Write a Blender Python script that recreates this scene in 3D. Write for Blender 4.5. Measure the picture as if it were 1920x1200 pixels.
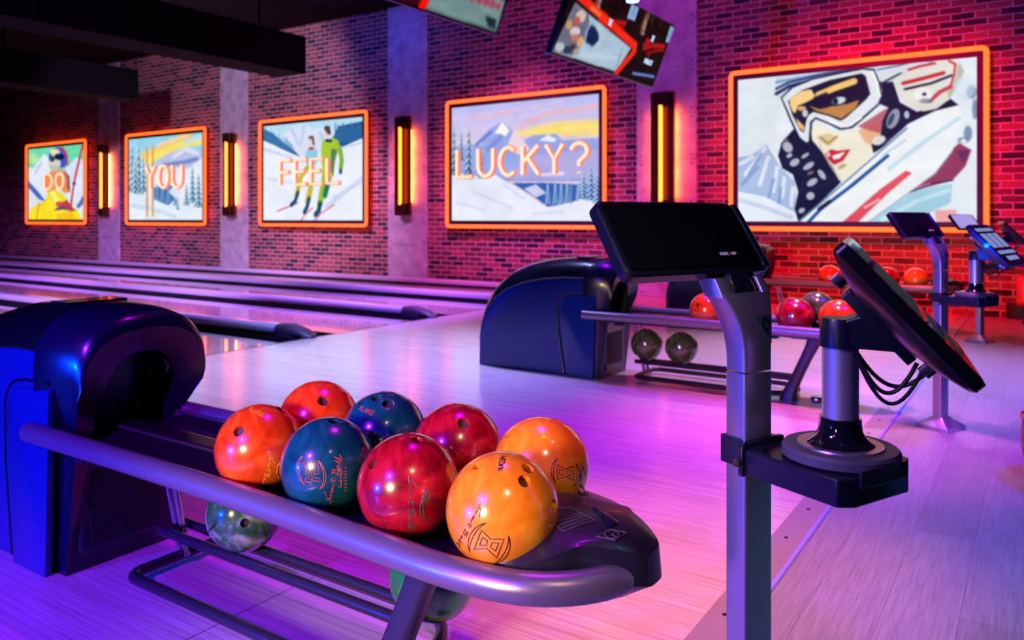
import bpy, bmesh, math, random
import numpy as np
from mathutils import Vector, Matrix
for o in list(bpy.data.objects):
    bpy.data.objects.remove(o, do_unlink=True)
SC = bpy.context.scene
COL = SC.collection
PI = math.pi
random.seed(7)

# ------------------------------------------------------------------ camera
CAM_H, FPX, CX, HY = 1.08, 1481.0, 960.0, 408.0
YAW = math.radians(33.76)
cam_d = bpy.data.cameras.new('camera')
cam = bpy.data.objects.new('camera', cam_d)
COL.objects.link(cam)
cam.location = (0, 0, CAM_H)
cam.rotation_euler = (PI / 2, 0, YAW)
cam_d.sensor_width = 36.0
cam_d.lens = FPX / 1920.0 * 36.0
cam_d.shift_y = -(600.0 - HY) / 1920.0
cam_d.clip_start = 0.05
cam_d.dof.use_dof = True
cam_d.dof.focus_distance = 1.62
cam_d.dof.aperture_fstop = 4.8
SC.camera = cam

# ------------------------------------------------------------------ colour management, world
SC.view_settings.view_transform = 'Standard'
SC.view_settings.look = 'None'
SC.view_settings.gamma = 1.0
SC.view_settings.exposure = 0.0
SC.view_settings.use_curve_mapping = False
SC.cycles.use_denoising = True
SC.cycles.max_bounces = 8
SC.cycles.diffuse_bounces = 3
SC.cycles.glossy_bounces = 4
SC.cycles.caustics_reflective = False
SC.cycles.caustics_refractive = False
SC.cycles.sample_clamp_indirect = 4.0
world = bpy.data.worlds.new('dim_room')
world.use_nodes = True
SC.world = world
world.node_tree.nodes['Background'].inputs[0].default_value = (0.35, 0.2, 1.0, 1)
world.node_tree.nodes['Background'].inputs[1].default_value = 0.012

# ------------------------------------------------------------------ room lamps and added keys
def area(name, loc, target, size, color, watts, size_y=None, spread=None):
    d = bpy.data.lights.new(name, 'AREA')
    d.shape = 'RECTANGLE' if size_y else 'DISK'
    d.size = size
    if size_y:
        d.size_y = size_y
    d.color = color
    d.energy = watts
    if spread:
        d.spread = math.radians(spread)
    o = bpy.data.objects.new(name, d)
    COL.objects.link(o)
    o.location = loc
    o.rotation_euler = (Vector(target) - Vector(loc)).to_track_quat('-Z', 'Y').to_euler()
    return o
def spot(name, loc, target, color, watts, angle, radius=0.1, blend=0.5):
    d = bpy.data.lights.new(name, 'SPOT')
    d.color = color
    d.energy = watts
    d.spot_size = math.radians(angle)
    d.spot_blend = blend
    d.shadow_soft_size = radius
    o = bpy.data.objects.new(name, d)
    COL.objects.link(o)
    o.location = loc
    o.rotation_euler = (Vector(target) - Vector(loc)).to_track_quat('-Z', 'Y').to_euler()
    return o
# coloured club spots on the ceiling: violet, magenta and pink wash over the approach
spot('violet_wash_front', (-1.7, -2.2, 2.7), (-1.7, 1.1, 0), (0.196, 0.012, 1.0), 1639, 52, 0.2, 0.9)
spot('magenta_wash', (-1.6, 2.6, 4.4), (-1.5, 2.5, 0), (0.561, 0.0, 1.0), 717, 50, 0.2, 0.9)
spot('pink_wash', (-0.6, 1.6, 4.4), (-0.9, 2.35, 0), (1.0, 0.238, 0.0), 1000, 26, 0.12, 1.0)
spot('violet_wash_consoles', (-0.7, 4.0, 4.4), (-1.0, 4.3, 0), (1.0, 0.155, 0.799), 1407, 36, 0.2, 1.0)
spot('lilac_wash_foul_line', (-4.2, 5.0, 4.5), (-4.5, 4.4, 0), (0.334, 0.366, 1.0), 2639, 62, 0.25, 1.0)
spot('violet_wash_mid', (-2.4, 5.2, 4.5), (-2.4, 4.2, 0), (0.15, 0.0, 1.0), 876, 50, 0.25, 1.0)
spot('lilac_wash_right', (-1.2, 7.0, 4.5), (-1.2, 6.2, 0), (0.708, 0.44, 1.0), 1875, 55, 0.25, 1.0)
spot('concourse_wash_near', (1.0, 1.8, 4.3), (0.2, 2.6, 0), (0.08, 0.52, 1.0), 440, 45, 0.25, 1.0)
spot('concourse_wash_far', (1.4, 5.4, 4.4), (0.6, 5.2, 0), (0.0, 0.0, 1.0), 1615, 70, 0.25, 1.0)
# violet light on the lanes
spot('lane_wash_near', (-6.2, 1.8, 3.0), (-10.5, 5.2, 0), (0.58, 0.26, 1.0), 6500, 54, 0.2, 0.9)
spot('lane_wash_far', (-8.4, 3.0, 3.1), (-15.5, 7.2, 0), (0.50, 0.10, 1.0), 5200, 40, 0.2, 0.9)
spot('lane_wash_start', (-4.8, 6.8, 4.4), (-7.2, 6.7, 0), (0.42, 0.14, 1.0), 5200, 60, 0.2, 1.0)
# blue lamp low on the left
spot('low_blue_lamp', (-3.4, -2.6, 0.75), (-2.6, 2.0, 0.42), (0.0, 0.03, 1.0), 2100, 62, 0.12, 0.5)
# coloured wash lamps along the top of the brick wall
area('red_wall_wash', (-1.6, 8.4, 4.5), (-1.6, 10.05, 2.0), 5.5, (1.0, 0.0, 0.0), 21, 0.3)
area('magenta_wall_wash', (-5.4, 8.6, 4.55), (-5.4, 10.05, 2.0), 3.0, (1.0, 0.0, 0.917), 14, 0.3)
area('violet_wall_wash', (-9.3, 8.9, 4.58), (-9.3, 10.05, 2.2), 2.4, (0.0, 0.056, 1.0), 25, 0.3)
spot('warm_wall_wash', (-10.6, 4.5, 3.9), (-13.2, 10.05, 2.4), (0.824, 0.517, 1.0), 1000, 72, 0.1, 0.4)
spot('red_wall_spot', (-1.4, 6.6, 4.5), (-1.8, 10.05, 0.9), (1.0, 0.003, 0.035), 2376, 70, 0.15, 0.9)
spot('magenta_pillar_spot', (-6.2, 6.8, 4.5), (-6.6, 10.05, 0.8), (1.0, 0.114, 0.695), 1665, 62, 0.15, 0.9)
spot('violet_pillar_spot', (-9.6, 7.2, 3.1), (-10.6, 10.05, 0.8), (0.94, 0.35, 1.0), 827, 70, 0.15, 0.9)
# added keys, no seen source: warm for the near balls, lilac for the console
spot('rack_key', (-1.1, -1.8, 1.15), (-1.20, 1.4, 0.47), (1.0, 0.74, 0.44), 560, 30, 0.30, 0.6)
spot('rack_side_key', (0.5, 0.1, 2.7), (-0.92, 1.42, 0.50), (1.0, 0.66, 0.38), 110, 15, 0.15, 0.7)
spot('console_key', (-1.9, -0.9, 2.6), (-0.42, 1.40, 0.85), (0.72, 0.60, 1.0), 190, 15, 0.15, 0.6)


# ------------------------------------------------------------------ helpers
def lin(c):
    c = c / 255.0
    return c / 12.92 if c <= 0.04045 else ((c + 0.055) / 1.055) ** 2.4
def rgb(r, g, b):
    return (lin(r), lin(g), lin(b), 1.0)
_c, _s = math.cos(YAW), math.sin(YAW)
def ray(x, y):
    l = (x - CX) / FPX
    v = -(y - HY) / FPX
    return Vector((-_s + l * _c, _c + l * _s, v))
def on_z(x, y, z):
    r = ray(x, y)
    t = (z - CAM_H) / r.z
    return Vector((r.x * t, r.y * t, z))
def on_y(x, y, Y):
    r = ray(x, y)
    t = Y / r.y
    return Vector((r.x * t, Y, CAM_H + r.z * t))
def on_x(x, y, X):
    r = ray(x, y)
    t = X / r.x
    return Vector((X, r.y * t, CAM_H + r.z * t))

class MB:
    """collects simple shapes and links them as ONE mesh object"""
    def __init__(self):
        self.v, self.f, self.mi = [], [], []
        self.cur = 0
    def add(self, vs, fs):
        n = len(self.v)
        self.v += [tuple(p) for p in vs]
        self.f += [tuple(i + n for i in f) for f in fs]
        self.mi += [self.cur] * len(fs)
        return self
    def box(self, c, s, rot=None):
        x, y, z = s[0] / 2, s[1] / 2, s[2] / 2
        vs = [Vector((a * x, b * y, d * z)) for d in (-1, 1) for b in (-1, 1) for a in (-1, 1)]
        if rot is not None:
            vs = [rot @ p for p in vs]
        vs = [p + Vector(c) for p in vs]
        return self.add(vs, [(0, 2, 3, 1), (4, 5, 7, 6), (0, 1, 5, 4), (2, 6, 7, 3), (0, 4, 6, 2), (1, 3, 7, 5)])
    def span(self, lo, hi):
        lo, hi = Vector(lo), Vector(hi)
        return self.box((lo + hi) / 2, hi - lo)
    def loft(self, secs, closed_sec=True, caps=True, closed_path=False):
        n = len(secs[0])
        vs = [p for s in secs for p in s]
        fs = []
        m = len(secs)
        for i in range(m if closed_path else m - 1):
            j = (i + 1) % m
            for k in range(n if closed_sec else n - 1):
                l = (k + 1) % n
                fs.append((i * n + k, i * n + l, j * n + l, j * n + k))
        if caps and closed_sec and not closed_path:
            fs.append(tuple(range(n))[::-1])
            fs.append(tuple((m - 1) * n + k for k in range(n)))
        return self.add(vs, fs)
    def tube(self, path, r, seg=12, closed=False, caps=True, rs=None):
        P = [Vector(p) for p in path]
        m = len(P)
        T = []
        for i in range(m):
            a = P[(i - 1) % m] if (closed or i > 0) else P[i]
            b = P[(i + 1) % m] if (closed or i < m - 1) else P[i]
            T.append((b - a).normalized())
        up = Vector((0, 0, 1)) if abs(T[0].z) < 0.9 else Vector((1, 0, 0))
        N = (up - T[0] * up.dot(T[0])).normalized()
        secs = []
        for i in range(m):
            N = (N - T[i] * N.dot(T[i])).normalized()
            B = T[i].cross(N)
            rr = rs[i] if rs else r
            secs.append([P[i] + N * (rr * math.cos(2 * PI * k / seg)) + B * (rr * math.sin(2 * PI * k / seg)) for k in range(seg)])
        return self.loft(secs, True, caps, closed)
    def lathe(self, prof, c=(0, 0, 0), seg=32, rot=None):
        secs = []
        for r, z in prof:
            s = [Vector((r * math.cos(2 * PI * k / seg), r * math.sin(2 * PI * k / seg), z)) for k in range(seg)]
            if rot is not None:
                s = [rot @ p for p in s]
            secs.append([p + Vector(c) for p in s])
        return self.loft(secs)
    def prism(self, poly, z0, z1, axes=(0, 1, 2)):
        """poly in two axes, extruded along the third"""
        def mk(p, z):
            q = [0, 0, 0]
            q[axes[0]], q[axes[1]], q[axes[2]] = p[0], p[1], z
            return q
        n = len(poly)
        vs = [mk(p, z0) for p in poly] + [mk(p, z1) for p in poly]
        fs = [tuple(range(n))[::-1], tuple(range(n, 2 * n))]
        fs += [(i, (i + 1) % n, n + (i + 1) % n, n + i) for i in range(n)]
        return self.add(vs, fs)
    def build(self, name, mat, parent=None, bevel=0.0, smooth=True, angle=38, seg=2, loc=None):
        me = bpy.data.meshes.new(name)
        me.from_pydata(self.v, [], self.f)
        mats = mat if isinstance(mat, (list, tuple)) else [mat]
        for m in mats:
            me.materials.append(m)
        if len(mats) > 1:
            me.polygons.foreach_set('material_index', self.mi)
        bm = bmesh.new()
        bm.from_mesh(me)
        bmesh.ops.recalc_face_normals(bm, faces=bm.faces)
        bm.to_mesh(me)
        bm.free()
        if smooth:
            me.polygons.foreach_set('use_smooth', [True] * len(me.polygons))
            me.set_sharp_from_angle(angle=math.radians(angle))
        o = bpy.data.objects.new(name, me)
        COL.objects.link(o)
        if parent is not None:
            o.parent = parent
        if loc is not None:
            o.location = loc
        if bevel:
            b = o.modifiers.new('bevel', 'BEVEL')
            b.width = bevel
            b.segments = seg
            b.limit_method = 'ANGLE'
            b.angle_limit = math.radians(40)
            b.harden_normals = False
        return o

def tag(o, label, cat, group=None):
    o['label'] = label
    o['category'] = cat
    if group:
        o['group'] = group
    return o
def thing(name, label, cat, loc=(0, 0, 0), rz=0.0, group=None):
    o = bpy.data.objects.new(name, None)
    o.empty_display_size = 0.1
    COL.objects.link(o)
    o.location = loc
    o.rotation_euler = (0, 0, rz)
    return tag(o, label, cat, group)
def struct(o):
    o['kind'] = 'structure'
    return o
def copy_tree(o, parent=None):
    c = o.copy()
    COL.objects.link(c)
    if parent is not None:
        c.parent = parent
        c.matrix_parent_inverse = o.matrix_parent_inverse.copy()
    for ch in list(o.children):
        copy_tree(ch, c)
    return c

# ------------------------------------------------------------------ materials
def new_mat(name):
    m = bpy.data.materials.new(name)
    m.use_nodes = True
    nt = m.node_tree
    return m, nt, nt.nodes['Principled BSDF']
def mat(name, color, rough=0.5, metal=0.0, coat=0.0, noise=0.0, scale=30.0, spec=0.5, aniso=0.0):
    m, nt, p = new_mat(name)
    c = color if len(color) == 4 else (*color, 1)
    p.inputs['Base Color'].default_value = c
    p.inputs['Roughness'].default_value = rough
    p.inputs['Metallic'].default_value = metal
    p.inputs['Coat Weight'].default_value = coat
    p.inputs['Coat Roughness'].default_value = 0.05
    p.inputs['Specular IOR Level'].default_value = spec
    tc = nt.nodes.new('ShaderNodeTexCoord')
    no = nt.nodes.new('ShaderNodeTexNoise')
    no.inputs['Scale'].default_value = scale
    no.inputs['Detail'].default_value = 4
    nt.links.new(tc.outputs['Object'], no.inputs['Vector'])
    mr = nt.nodes.new('ShaderNodeMapRange')
    mr.inputs['To Min'].default_value = max(0.02, rough - 0.015 - noise * 0.3)
    mr.inputs['To Max'].default_value = min(1, rough + 0.015 + noise * 0.3)
    nt.links.new(no.outputs['Fac'], mr.inputs['Value'])
    nt.links.new(mr.outputs['Result'], p.inputs['Roughness'])
    return m
def emit(name, color, strength):
    m, nt, p = new_mat(name)
    p.inputs['Base Color'].default_value = (0.02, 0.02, 0.02, 1)
    p.inputs['Emission Color'].default_value = (*color[:3], 1)
    p.inputs['Emission Strength'].default_value = strength
    return m

def L(nt, a, b):
    nt.links.new(a, b)
def N(nt, t, **kw):
    n = nt.nodes.new(t)
    for k, v in kw.items():
        if k in n.inputs:
            n.inputs[k].default_value = v
        else:
            setattr(n, k, v)
    return n
def swizzle(nt, order):
    tc = N(nt, 'ShaderNodeTexCoord')
    sp = N(nt, 'ShaderNodeSeparateXYZ')
    cb = N(nt, 'ShaderNodeCombineXYZ')
    L(nt, tc.outputs['Object'], sp.inputs[0])
    for i, a in enumerate(order):
        if a is not None:
            L(nt, sp.outputs[a], cb.inputs[i])
    return cb.outputs[0], sp
def ramp(nt, fac, stops):
    r = N(nt, 'ShaderNodeValToRGB')
    e = r.color_ramp.elements
    while len(e) < len(stops):
        e.new(0.5)
    for el, (p, c) in zip(e, stops):
        el.position = p
        el.color = c
    L(nt, fac, r.inputs[0])
    return r.outputs[0]
def mix(nt, mode, fac, a, b):
    m = N(nt, 'ShaderNodeMix', data_type='RGBA', blend_type=mode)
    for sock, v in ((m.inputs[0], fac), (m.inputs[6], a), (m.inputs[7], b)):
        if hasattr(v, 'is_linked'):
            L(nt, v, sock)
        else:
            sock.default_value = v
    return m.outputs[2]
def bump(nt, p, h, strength, dist):
    b = N(nt, 'ShaderNodeBump')
    b.inputs['Strength'].default_value = strength
    b.inputs['Distance'].default_value = dist
    L(nt, h, b.inputs['Height'])
    L(nt, b.outputs[0], p.inputs['Normal'])

def brick_mat():
    m, nt, p = new_mat('red_brick')
    v, sp = swizzle(nt, ('X', 'Z', None))
    nw = N(nt, 'ShaderNodeTexNoise')
    nw.inputs['Scale'].default_value = 9
    L(nt, v, nw.inputs['Vector'])
    vm = N(nt, 'ShaderNodeVectorMath', operation='MULTIPLY_ADD')
    L(nt, nw.outputs['Color'], vm.inputs[0])
    vm.inputs[1].default_value = (0.010, 0.010, 0)
    L(nt, v, vm.inputs[2])
    br = N(nt, 'ShaderNodeTexBrick')
    br.inputs['Scale'].default_value = 1
    br.inputs['Brick Width'].default_value = 0.235
    br.inputs['Row Height'].default_value = 0.078
    br.inputs['Mortar Size'].default_value = 0.007
    br.inputs['Mortar Smooth'].default_value = 0.25
    br.inputs['Bias'].default_value = -0.1
    br.inputs['Color1'].default_value = (0.02, 0.012, 0.012, 1)
    br.inputs['Color2'].default_value = (0.40, 0.12, 0.085, 1)
    br.inputs['Mortar'].default_value = (0.62, 0.50, 0.50, 1)
    L(nt, vm.outputs[0], br.inputs['Vector'])
    n2 = N(nt, 'ShaderNodeTexNoise')
    n2.inputs['Scale'].default_value = 40
    n2.inputs['Detail'].default_value = 5
    L(nt, v, n2.inputs['Vector'])
    g = ramp(nt, n2.outputs['Fac'], [(0.3, (0.55, 0.5, 0.5, 1)), (0.7, (1.15, 1.1, 1.1, 1))])
    c = mix(nt, 'MULTIPLY', 1.0, br.outputs['Color'], g)
    L(nt, c, p.inputs['Base Color'])
    p.inputs['Roughness'].default_value = 0.75
    mt = N(nt, 'ShaderNodeMath', operation='MULTIPLY_ADD')
    L(nt, br.outputs['Fac'], mt.inputs[0])
    mt.inputs[1].default_value = -1.0
    L(nt, n2.outputs['Fac'], mt.inputs[2])
    bump(nt, p, mt.outputs[0], 0.6, 0.012)
    return m
def concrete_mat():
    m, nt, p = new_mat('board_marked_concrete')
    v, sp = swizzle(nt, ('X', 'Z', 'Y'))
    n = N(nt, 'ShaderNodeTexNoise')
    n.inputs['Scale'].default_value = 5
    n.inputs['Detail'].default_value = 8
    L(nt, v, n.inputs['Vector'])
    L(nt, ramp(nt, n.outputs['Fac'], [(0.3, (0.30, 0.29, 0.29, 1)), (0.7, (0.52, 0.50, 0.50, 1))]), p.inputs['Base Color'])
    p.inputs['Roughness'].default_value = 0.7
    bump(nt, p, n.outputs['Fac'], 0.25, 0.01)
    return m
def boards_mat(name, c1, c2, seam, width, length, rough, coat, seam_x=None):
    m, nt, p = new_mat(name)
    v, sp = swizzle(nt, ('X', 'Y', None))
    br = N(nt, 'ShaderNodeTexBrick')
    br.offset = 0.37
    for k, val in (('Scale', 1), ('Brick Width', length), ('Row Height', width), ('Mortar Size', 0.0006), ('Mortar Smooth', 0.3), ('Bias', 0.0)):
        br.inputs[k].default_value = val
    br.inputs['Color1'].default_value = c1
    br.inputs['Color2'].default_value = c2
    br.inputs['Mortar'].default_value = seam
    L(nt, v, br.inputs['Vector'])
    mp = N(nt, 'ShaderNodeMapping')
    mp.inputs['Scale'].default_value = (1.5, 45, 1)
    L(nt, v, mp.inputs['Vector'])
    n = N(nt, 'ShaderNodeTexNoise')
    n.inputs['Scale'].default_value = 2.2
    n.inputs['Detail'].default_value = 5
    L(nt, mp.outputs[0], n.inputs['Vector'])
    g = ramp(nt, n.outputs['Fac'], [(0.3, (0.78, 0.74, 0.70, 1)), (0.65, (1.05, 1.05, 1.05, 1))])
    c = mix(nt, 'MULTIPLY', 1.0, br.outputs['Color'], g)
    if seam_x is not None:
        a = N(nt, 'ShaderNodeMath', operation='ADD')
        a.inputs[1].default_value = -seam_x
        L(nt, sp.outputs['X'], a.inputs[0])
        b = N(nt, 'ShaderNodeMath', operation='ABSOLUTE')
        L(nt, a.outputs[0], b.inputs[0])
        d = N(nt, 'ShaderNodeMath', operation='LESS_THAN')
        d.inputs[1].default_value = 0.0016
        L(nt, b.outputs[0], d.inputs[0])
        y2 = N(nt, 'ShaderNodeMath', operation='LESS_THAN')
        y2.inputs[1].default_value = 1.72
        L(nt, sp.outputs['Y'], y2.inputs[0])
        d2 = N(nt, 'ShaderNodeMath', operation='MULTIPLY')
        L(nt, d.outputs[0], d2.inputs[0])
        L(nt, y2.outputs[0], d2.inputs[1])
        c = mix(nt, 'MIX', d2.outputs[0], c, (0.03, 0.02, 0.02, 1))
    # small scuffs
    n3 = N(nt, 'ShaderNodeTexVoronoi')
    n3.inputs['Scale'].default_value = 3.3
    L(nt, v, n3.inputs['Vector'])
    sc = ramp(nt, n3.outputs['Distance'], [(0.02, (0.25, 0.2, 0.2, 1)), (0.028, (1, 1, 1, 1))])
    c = mix(nt, 'MULTIPLY', 0.8, c, sc)
    L(nt, c, p.inputs['Base Color'])
    mr = N(nt, 'ShaderNodeMapRange')
    mr.inputs['To Min'].default_value = rough * 0.8
    mr.inputs['To Max'].default_value = rough * 1.3
    L(nt, n.outputs['Fac'], mr.inputs['Value'])
    L(nt, mr.outputs[0], p.inputs['Roughness'])
    p.inputs['Coat Weight'].default_value = coat
    p.inputs['Coat Roughness'].default_value = rough * 0.7
    return m
def vinyl_mat():
    m, nt, p = new_mat('grey_oak_vinyl')
    v, sp = swizzle(nt, ('Y', 'X', None))
    br = N(nt, 'ShaderNodeTexBrick')
    for k, val in (('Scale', 1), ('Brick Width', 1.22), ('Row Height', 0.18), ('Mortar Size', 0.0007), ('Mortar Smooth', 0.2), ('Bias', 0.0)):
        br.inputs[k].default_value = val
    br.inputs['Color1'].default_value = (0.27, 0.25, 0.26, 1)
    br.inputs['Color2'].default_value = (0.32, 0.30, 0.31, 1)
    br.inputs['Mortar'].default_value = (0.12, 0.11, 0.12, 1)
    L(nt, v, br.inputs['Vector'])
    mp = N(nt, 'ShaderNodeMapping')
    mp.inputs['Scale'].default_value = (2.0, 42, 1)
    L(nt, v, mp.inputs['Vector'])
    n = N(nt, 'ShaderNodeTexNoise')
    n.inputs['Scale'].default_value = 3
    n.inputs['Detail'].default_value = 7
    n.inputs['Roughness'].default_value = 0.65
    n.inputs['Distortion'].default_value = 0.6
    L(nt, mp.outputs[0], n.inputs['Vector'])
    g = ramp(nt, n.outputs['Fac'], [(0.3, (0.72, 0.70, 0.70, 1)), (0.65, (1.12, 1.12, 1.12, 1))])
    L(nt, mix(nt, 'MULTIPLY', 1.0, br.outputs['Color'], g), p.inputs['Base Color'])
    mr = N(nt, 'ShaderNodeMapRange')
    mr.inputs['To Min'].default_value = 0.28
    mr.inputs['To Max'].default_value = 0.5
    L(nt, n.outputs['Fac'], mr.inputs['Value'])
    L(nt, mr.outputs[0], p.inputs['Roughness'])
    bump(nt, p, n.outputs['Fac'], 0.35, 0.0025)
    return m

M_BRICK = brick_mat()
M_CONC = concrete_mat()
M_APPR = boards_mat('approach_maple', (0.62, 0.50, 0.44, 1), (0.70, 0.58, 0.52, 1), (0.30, 0.22, 0.20, 1), 0.027, 1.3, 0.20, 0.25, -1.815)
M_LANE = boards_mat('lane_maple', (0.55, 0.46, 0.42, 1), (0.62, 0.52, 0.48, 1), (0.30, 0.24, 0.22, 1), 0.027, 2.4, 0.06, 0.8)
M_VINYL = vinyl_mat()
M_BLACKPAINT = mat("black_ceiling_paint", (0.0022, 0.0022, 0.003), 0.9, spec=0.1)
M_DARKBASE = mat('dark_base_board', (0.012, 0.010, 0.012), 0.6)
M_STRIP = mat('aluminium_strip', (0.50, 0.44, 0.42), 0.42, 0.55, noise=0.1, scale=60)
M_NOSING = mat('purple_lit_nosing', (0.34, 0.30, 0.85), 0.35)  # purple light along the raised edge is put into this colour
M_SCREW = mat('dark_screw', (0.03, 0.03, 0.03), 0.4, 0.8)
M_FOUL = mat('foul_line_dark', (0.05, 0.03, 0.06), 0.3)
M_GUTTER = mat('black_gutter', (0.008, 0.010, 0.014), 0.18, coat=0.5)
M_CAP = mat('grey_division_cap', (0.42, 0.40, 0.50), 0.16, coat=0.6)
M_CAPEND = mat('dark_division_nose', (0.045, 0.03, 0.05), 0.45)

WY = 10.05            # brick wall face
FOUL = -5.44
PIT = -23.1
LANE_PITCH = 1.725
Y0 = 1.43             # centre line of the nearest ball return
STRIP0, STRIP1 = -0.755, -0.645

# shell
struct(MB().span((-24, WY, -0.3), (4.4, WY + 0.2, 4.75)).build('wall_back', M_BRICK))
struct(MB().span((-24, -4.5, -0.3), (-23.8, WY, 4.75)).build('wall_left', M_BLACKPAINT))
struct(MB().span((4.2, -4.5, -0.3), (4.4, WY, 4.75)).build('wall_right', M_DARKBASE))
struct(MB().span((-24, -4.7, -0.3), (4.4, -4.5, 4.75)).build('wall_front', M_DARKBASE))
struct(MB().span((-24, -4.7, 4.65), (4.4, WY + 0.2, 4.85)).build('ceiling', M_BLACKPAINT))
struct(MB().span((FOUL, -4.5, -0.2), (STRIP0, WY, 0)).build('floor', M_APPR))
struct(MB().span((STRIP1, -4.5, -0.2), (4.2, WY, 0)).build('floor_concourse', M_VINYL))
struct(MB().span((-24, -4.5, -0.3), (FOUL, WY, -0.2)).build('floor_subfloor', M_BLACKPAINT))
struct(MB().span((PIT, -4.5, -0.19), (FOUL - 0.012, 1.55, 0.0)).build('floor_side', M_LANE))
# transition strip
st = MB()
st.span((STRIP0, -4.5, -0.2), (STRIP1 - 0.012, WY, 0.004))
o = struct(st.build('trim_1', M_STRIP))
sc = MB()
yy = -1.0
while yy < 9.9:
    sc.lathe([(0.0, 0.0055), (0.007, 0.0055), (0.008, 0.0035)][::-1], (STRIP0 + 0.045, yy, 0), 10)
    yy += 0.31
sc.build('screw', M_SCREW, o)
struct(MB().tube([(STRIP1 - 0.006, -4.5, 0.001), (STRIP1 - 0.006, WY, 0.001)], 0.009, 10).build('trim_2', M_NOSING))
struct(MB().span((FOUL - 0.012, -4.5, 0.0), (FOUL + 0.012, WY, 0.0012)).build('trim_3', M_FOUL))
struct(MB().span((-0.3, WY - 0.09, 0), (4.2, WY, 0.16)).build('baseboard_back', M_DARKBASE, bevel=0.01))

# lanes
LANE_LABELS = [
    'glossy bowling lane hidden mostly behind the nearest blue ball return hood',
    'glossy bowling lane just beyond the nearest blue hood, ahead of the first division end',
    'glossy bowling lane between the first and second division noses',
    'glossy bowling lane between the second division and the middle ball return',
    'glossy bowling lane running closest along the brick wall',
]
HALF = 1.067 / 2
for k, lab in enumerate(LANE_LABELS):
    yc = Y0 + LANE_PITCH * (k + 0.5)
    o = MB().span((PIT, yc - HALF, -0.19), (FOUL - 0.012, yc + HALF - (0.02 if k == 4 else 0), 0.0)).build('bowling_lane', M_LANE)
    tag(o, lab, 'bowling lane', 'bowling lanes')
DIV_LABELS = [
    'lane division with dark gutters starting behind the nearest blue ball return hood',
    'lane division whose dark wedge nose ends on the foul line right of the nearest hood',
    'lane division whose small dark nose ends left of the middle ball return',
    'lane division running behind the middle ball return hood',
    'lane division lying along the foot of the brick wall',
]
GO = LANE_PITCH / 2 - HALF       # half width of the gap between lanes
CAPW = 0.095
for k, lab in enumerate(DIV_LABELS):
    yc = Y0 + LANE_PITCH * (k + 1)
    wall = k == 4
    if wall:
        yc -= 0.20
    t = thing('lane_division', lab, 'lane division', (0, yc, 0), 0, 'lane divisions')
    x1 = FOUL - 0.012
    GO = 0.145 if wall else LANE_PITCH / 2 - HALF
    GR = (GO - CAPW) / 2 - 0.010
    for s in ((-1,) if wall else (-1, 1)):
        g = MB()
        sec = []
        for i in range(13):
            a = PI * i / 12
            sec.append((s * (GO + CAPW) / 2 + GR * math.cos(a), -0.012 - 0.8 * GR * math.sin(a)))
        lo, hi = s * CAPW, s * GO
        pts = [(hi - s * 0.003, -0.002)] + sorted(sec, key=lambda q: -s * q[0]) + [(lo, -0.002)]
        top = [(q[0], q[1]) for q in pts]
        bot = [(q[0], q[1] - 0.02) for q in reversed(pts)]
        prof = top + bot
        g.loft([[(x, p[0], p[1]) for p in prof] for x in (PIT, x1)])
        g.build('gutter', M_GUTTER, t)
    MB().span((PIT, -CAPW, -0.14), (x1, CAPW, 0.034)).build('curb', M_GUTTER, t)
    c = MB()
    prof = []
    for i in range(15):
        a = PI * i / 14
        prof.append((CAPW * 0.96 * math.copysign(abs(math.cos(a)) ** 0.6, math.cos(a)), 0.034 + 0.070 * math.sin(a) ** 0.7))
    c.loft([[(x, p[0], p[1]) for p in prof] for x in (PIT, x1 - 0.36)])
    c.build('cap', M_CAP, t)
    e = MB()
    secs = []
    for x, sy, sz in ((x1 - 0.36, 1.04, 1.04), (x1 - 0.22, 1.08, 1.06), (x1 - 0.06, 0.98, 0.72), (x1 + 0.01, 0.7, 0.38), (x1 + 0.05, 0.35, 0.2)):
        secs.append([(x, CAPW * sy, 0.0005)] + [(x, p[0] * sy, p[1] * sz) for p in prof] + [(x, -CAPW * sy, 0.0005)])
    e.loft(secs)
    e.build('nose', M_CAPEND, t)
# pit curtain at the far end of the lanes
M_MASK = mat('dark_masking_unit', (0.01, 0.01, 0.02), 0.5)
mk = MB().span((PIT - 0.5, -4.4, 0.62), (PIT - 0.35, WY - 0.02, 3.3)).build('masking_panel', M_MASK)
tag(mk, 'dark masking panel closing the far pin end of the lanes', 'panel')

# pillars
PX = [-4.20, -8.81, -13.38, -17.945]
PL = ['pink lit concrete pillar behind the long tube lamp right of the LUCKY sign',
      'concrete pillar between the FEEL sign and the LUCKY sign',
      'concrete pillar between the YOU sign and the FEEL sign',
      'narrow looking concrete pillar between the DO sign and the YOU sign']
M_HOLE = mat('shutter_hole', (0.03, 0.025, 0.025), 0.9)
for k, (x, lab) in enumerate(zip(PX, PL)):
    t = thing('concrete_pillar', lab, 'pillar', (x, WY, 0), 0, 'concrete pillars on the brick wall')
    h = MB()
    z = 0.0
    hs = [0.62, 0.62, 0.62, 0.62, 0.62, 0.62, 0.62, 0.31]
    for hh in hs:
        s = MB().span((-0.43, -0.03, z + 0.002), (0.43, 0.0, z + hh - 0.002))
        s.build('cast_panel', M_CONC, t, bevel=0.003)
        for zz in (z + 0.06, z + hh - 0.06):
            for xx in (-0.36, 0.36):
                h.lathe([(0.013, 0), (0.012, 0.0015)], (xx, -0.030, zz), 10, Matrix.Rotation(PI / 2, 3, 'X'))
        z += hh
    h.build('formwork_hole', M_HOLE, t)

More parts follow.
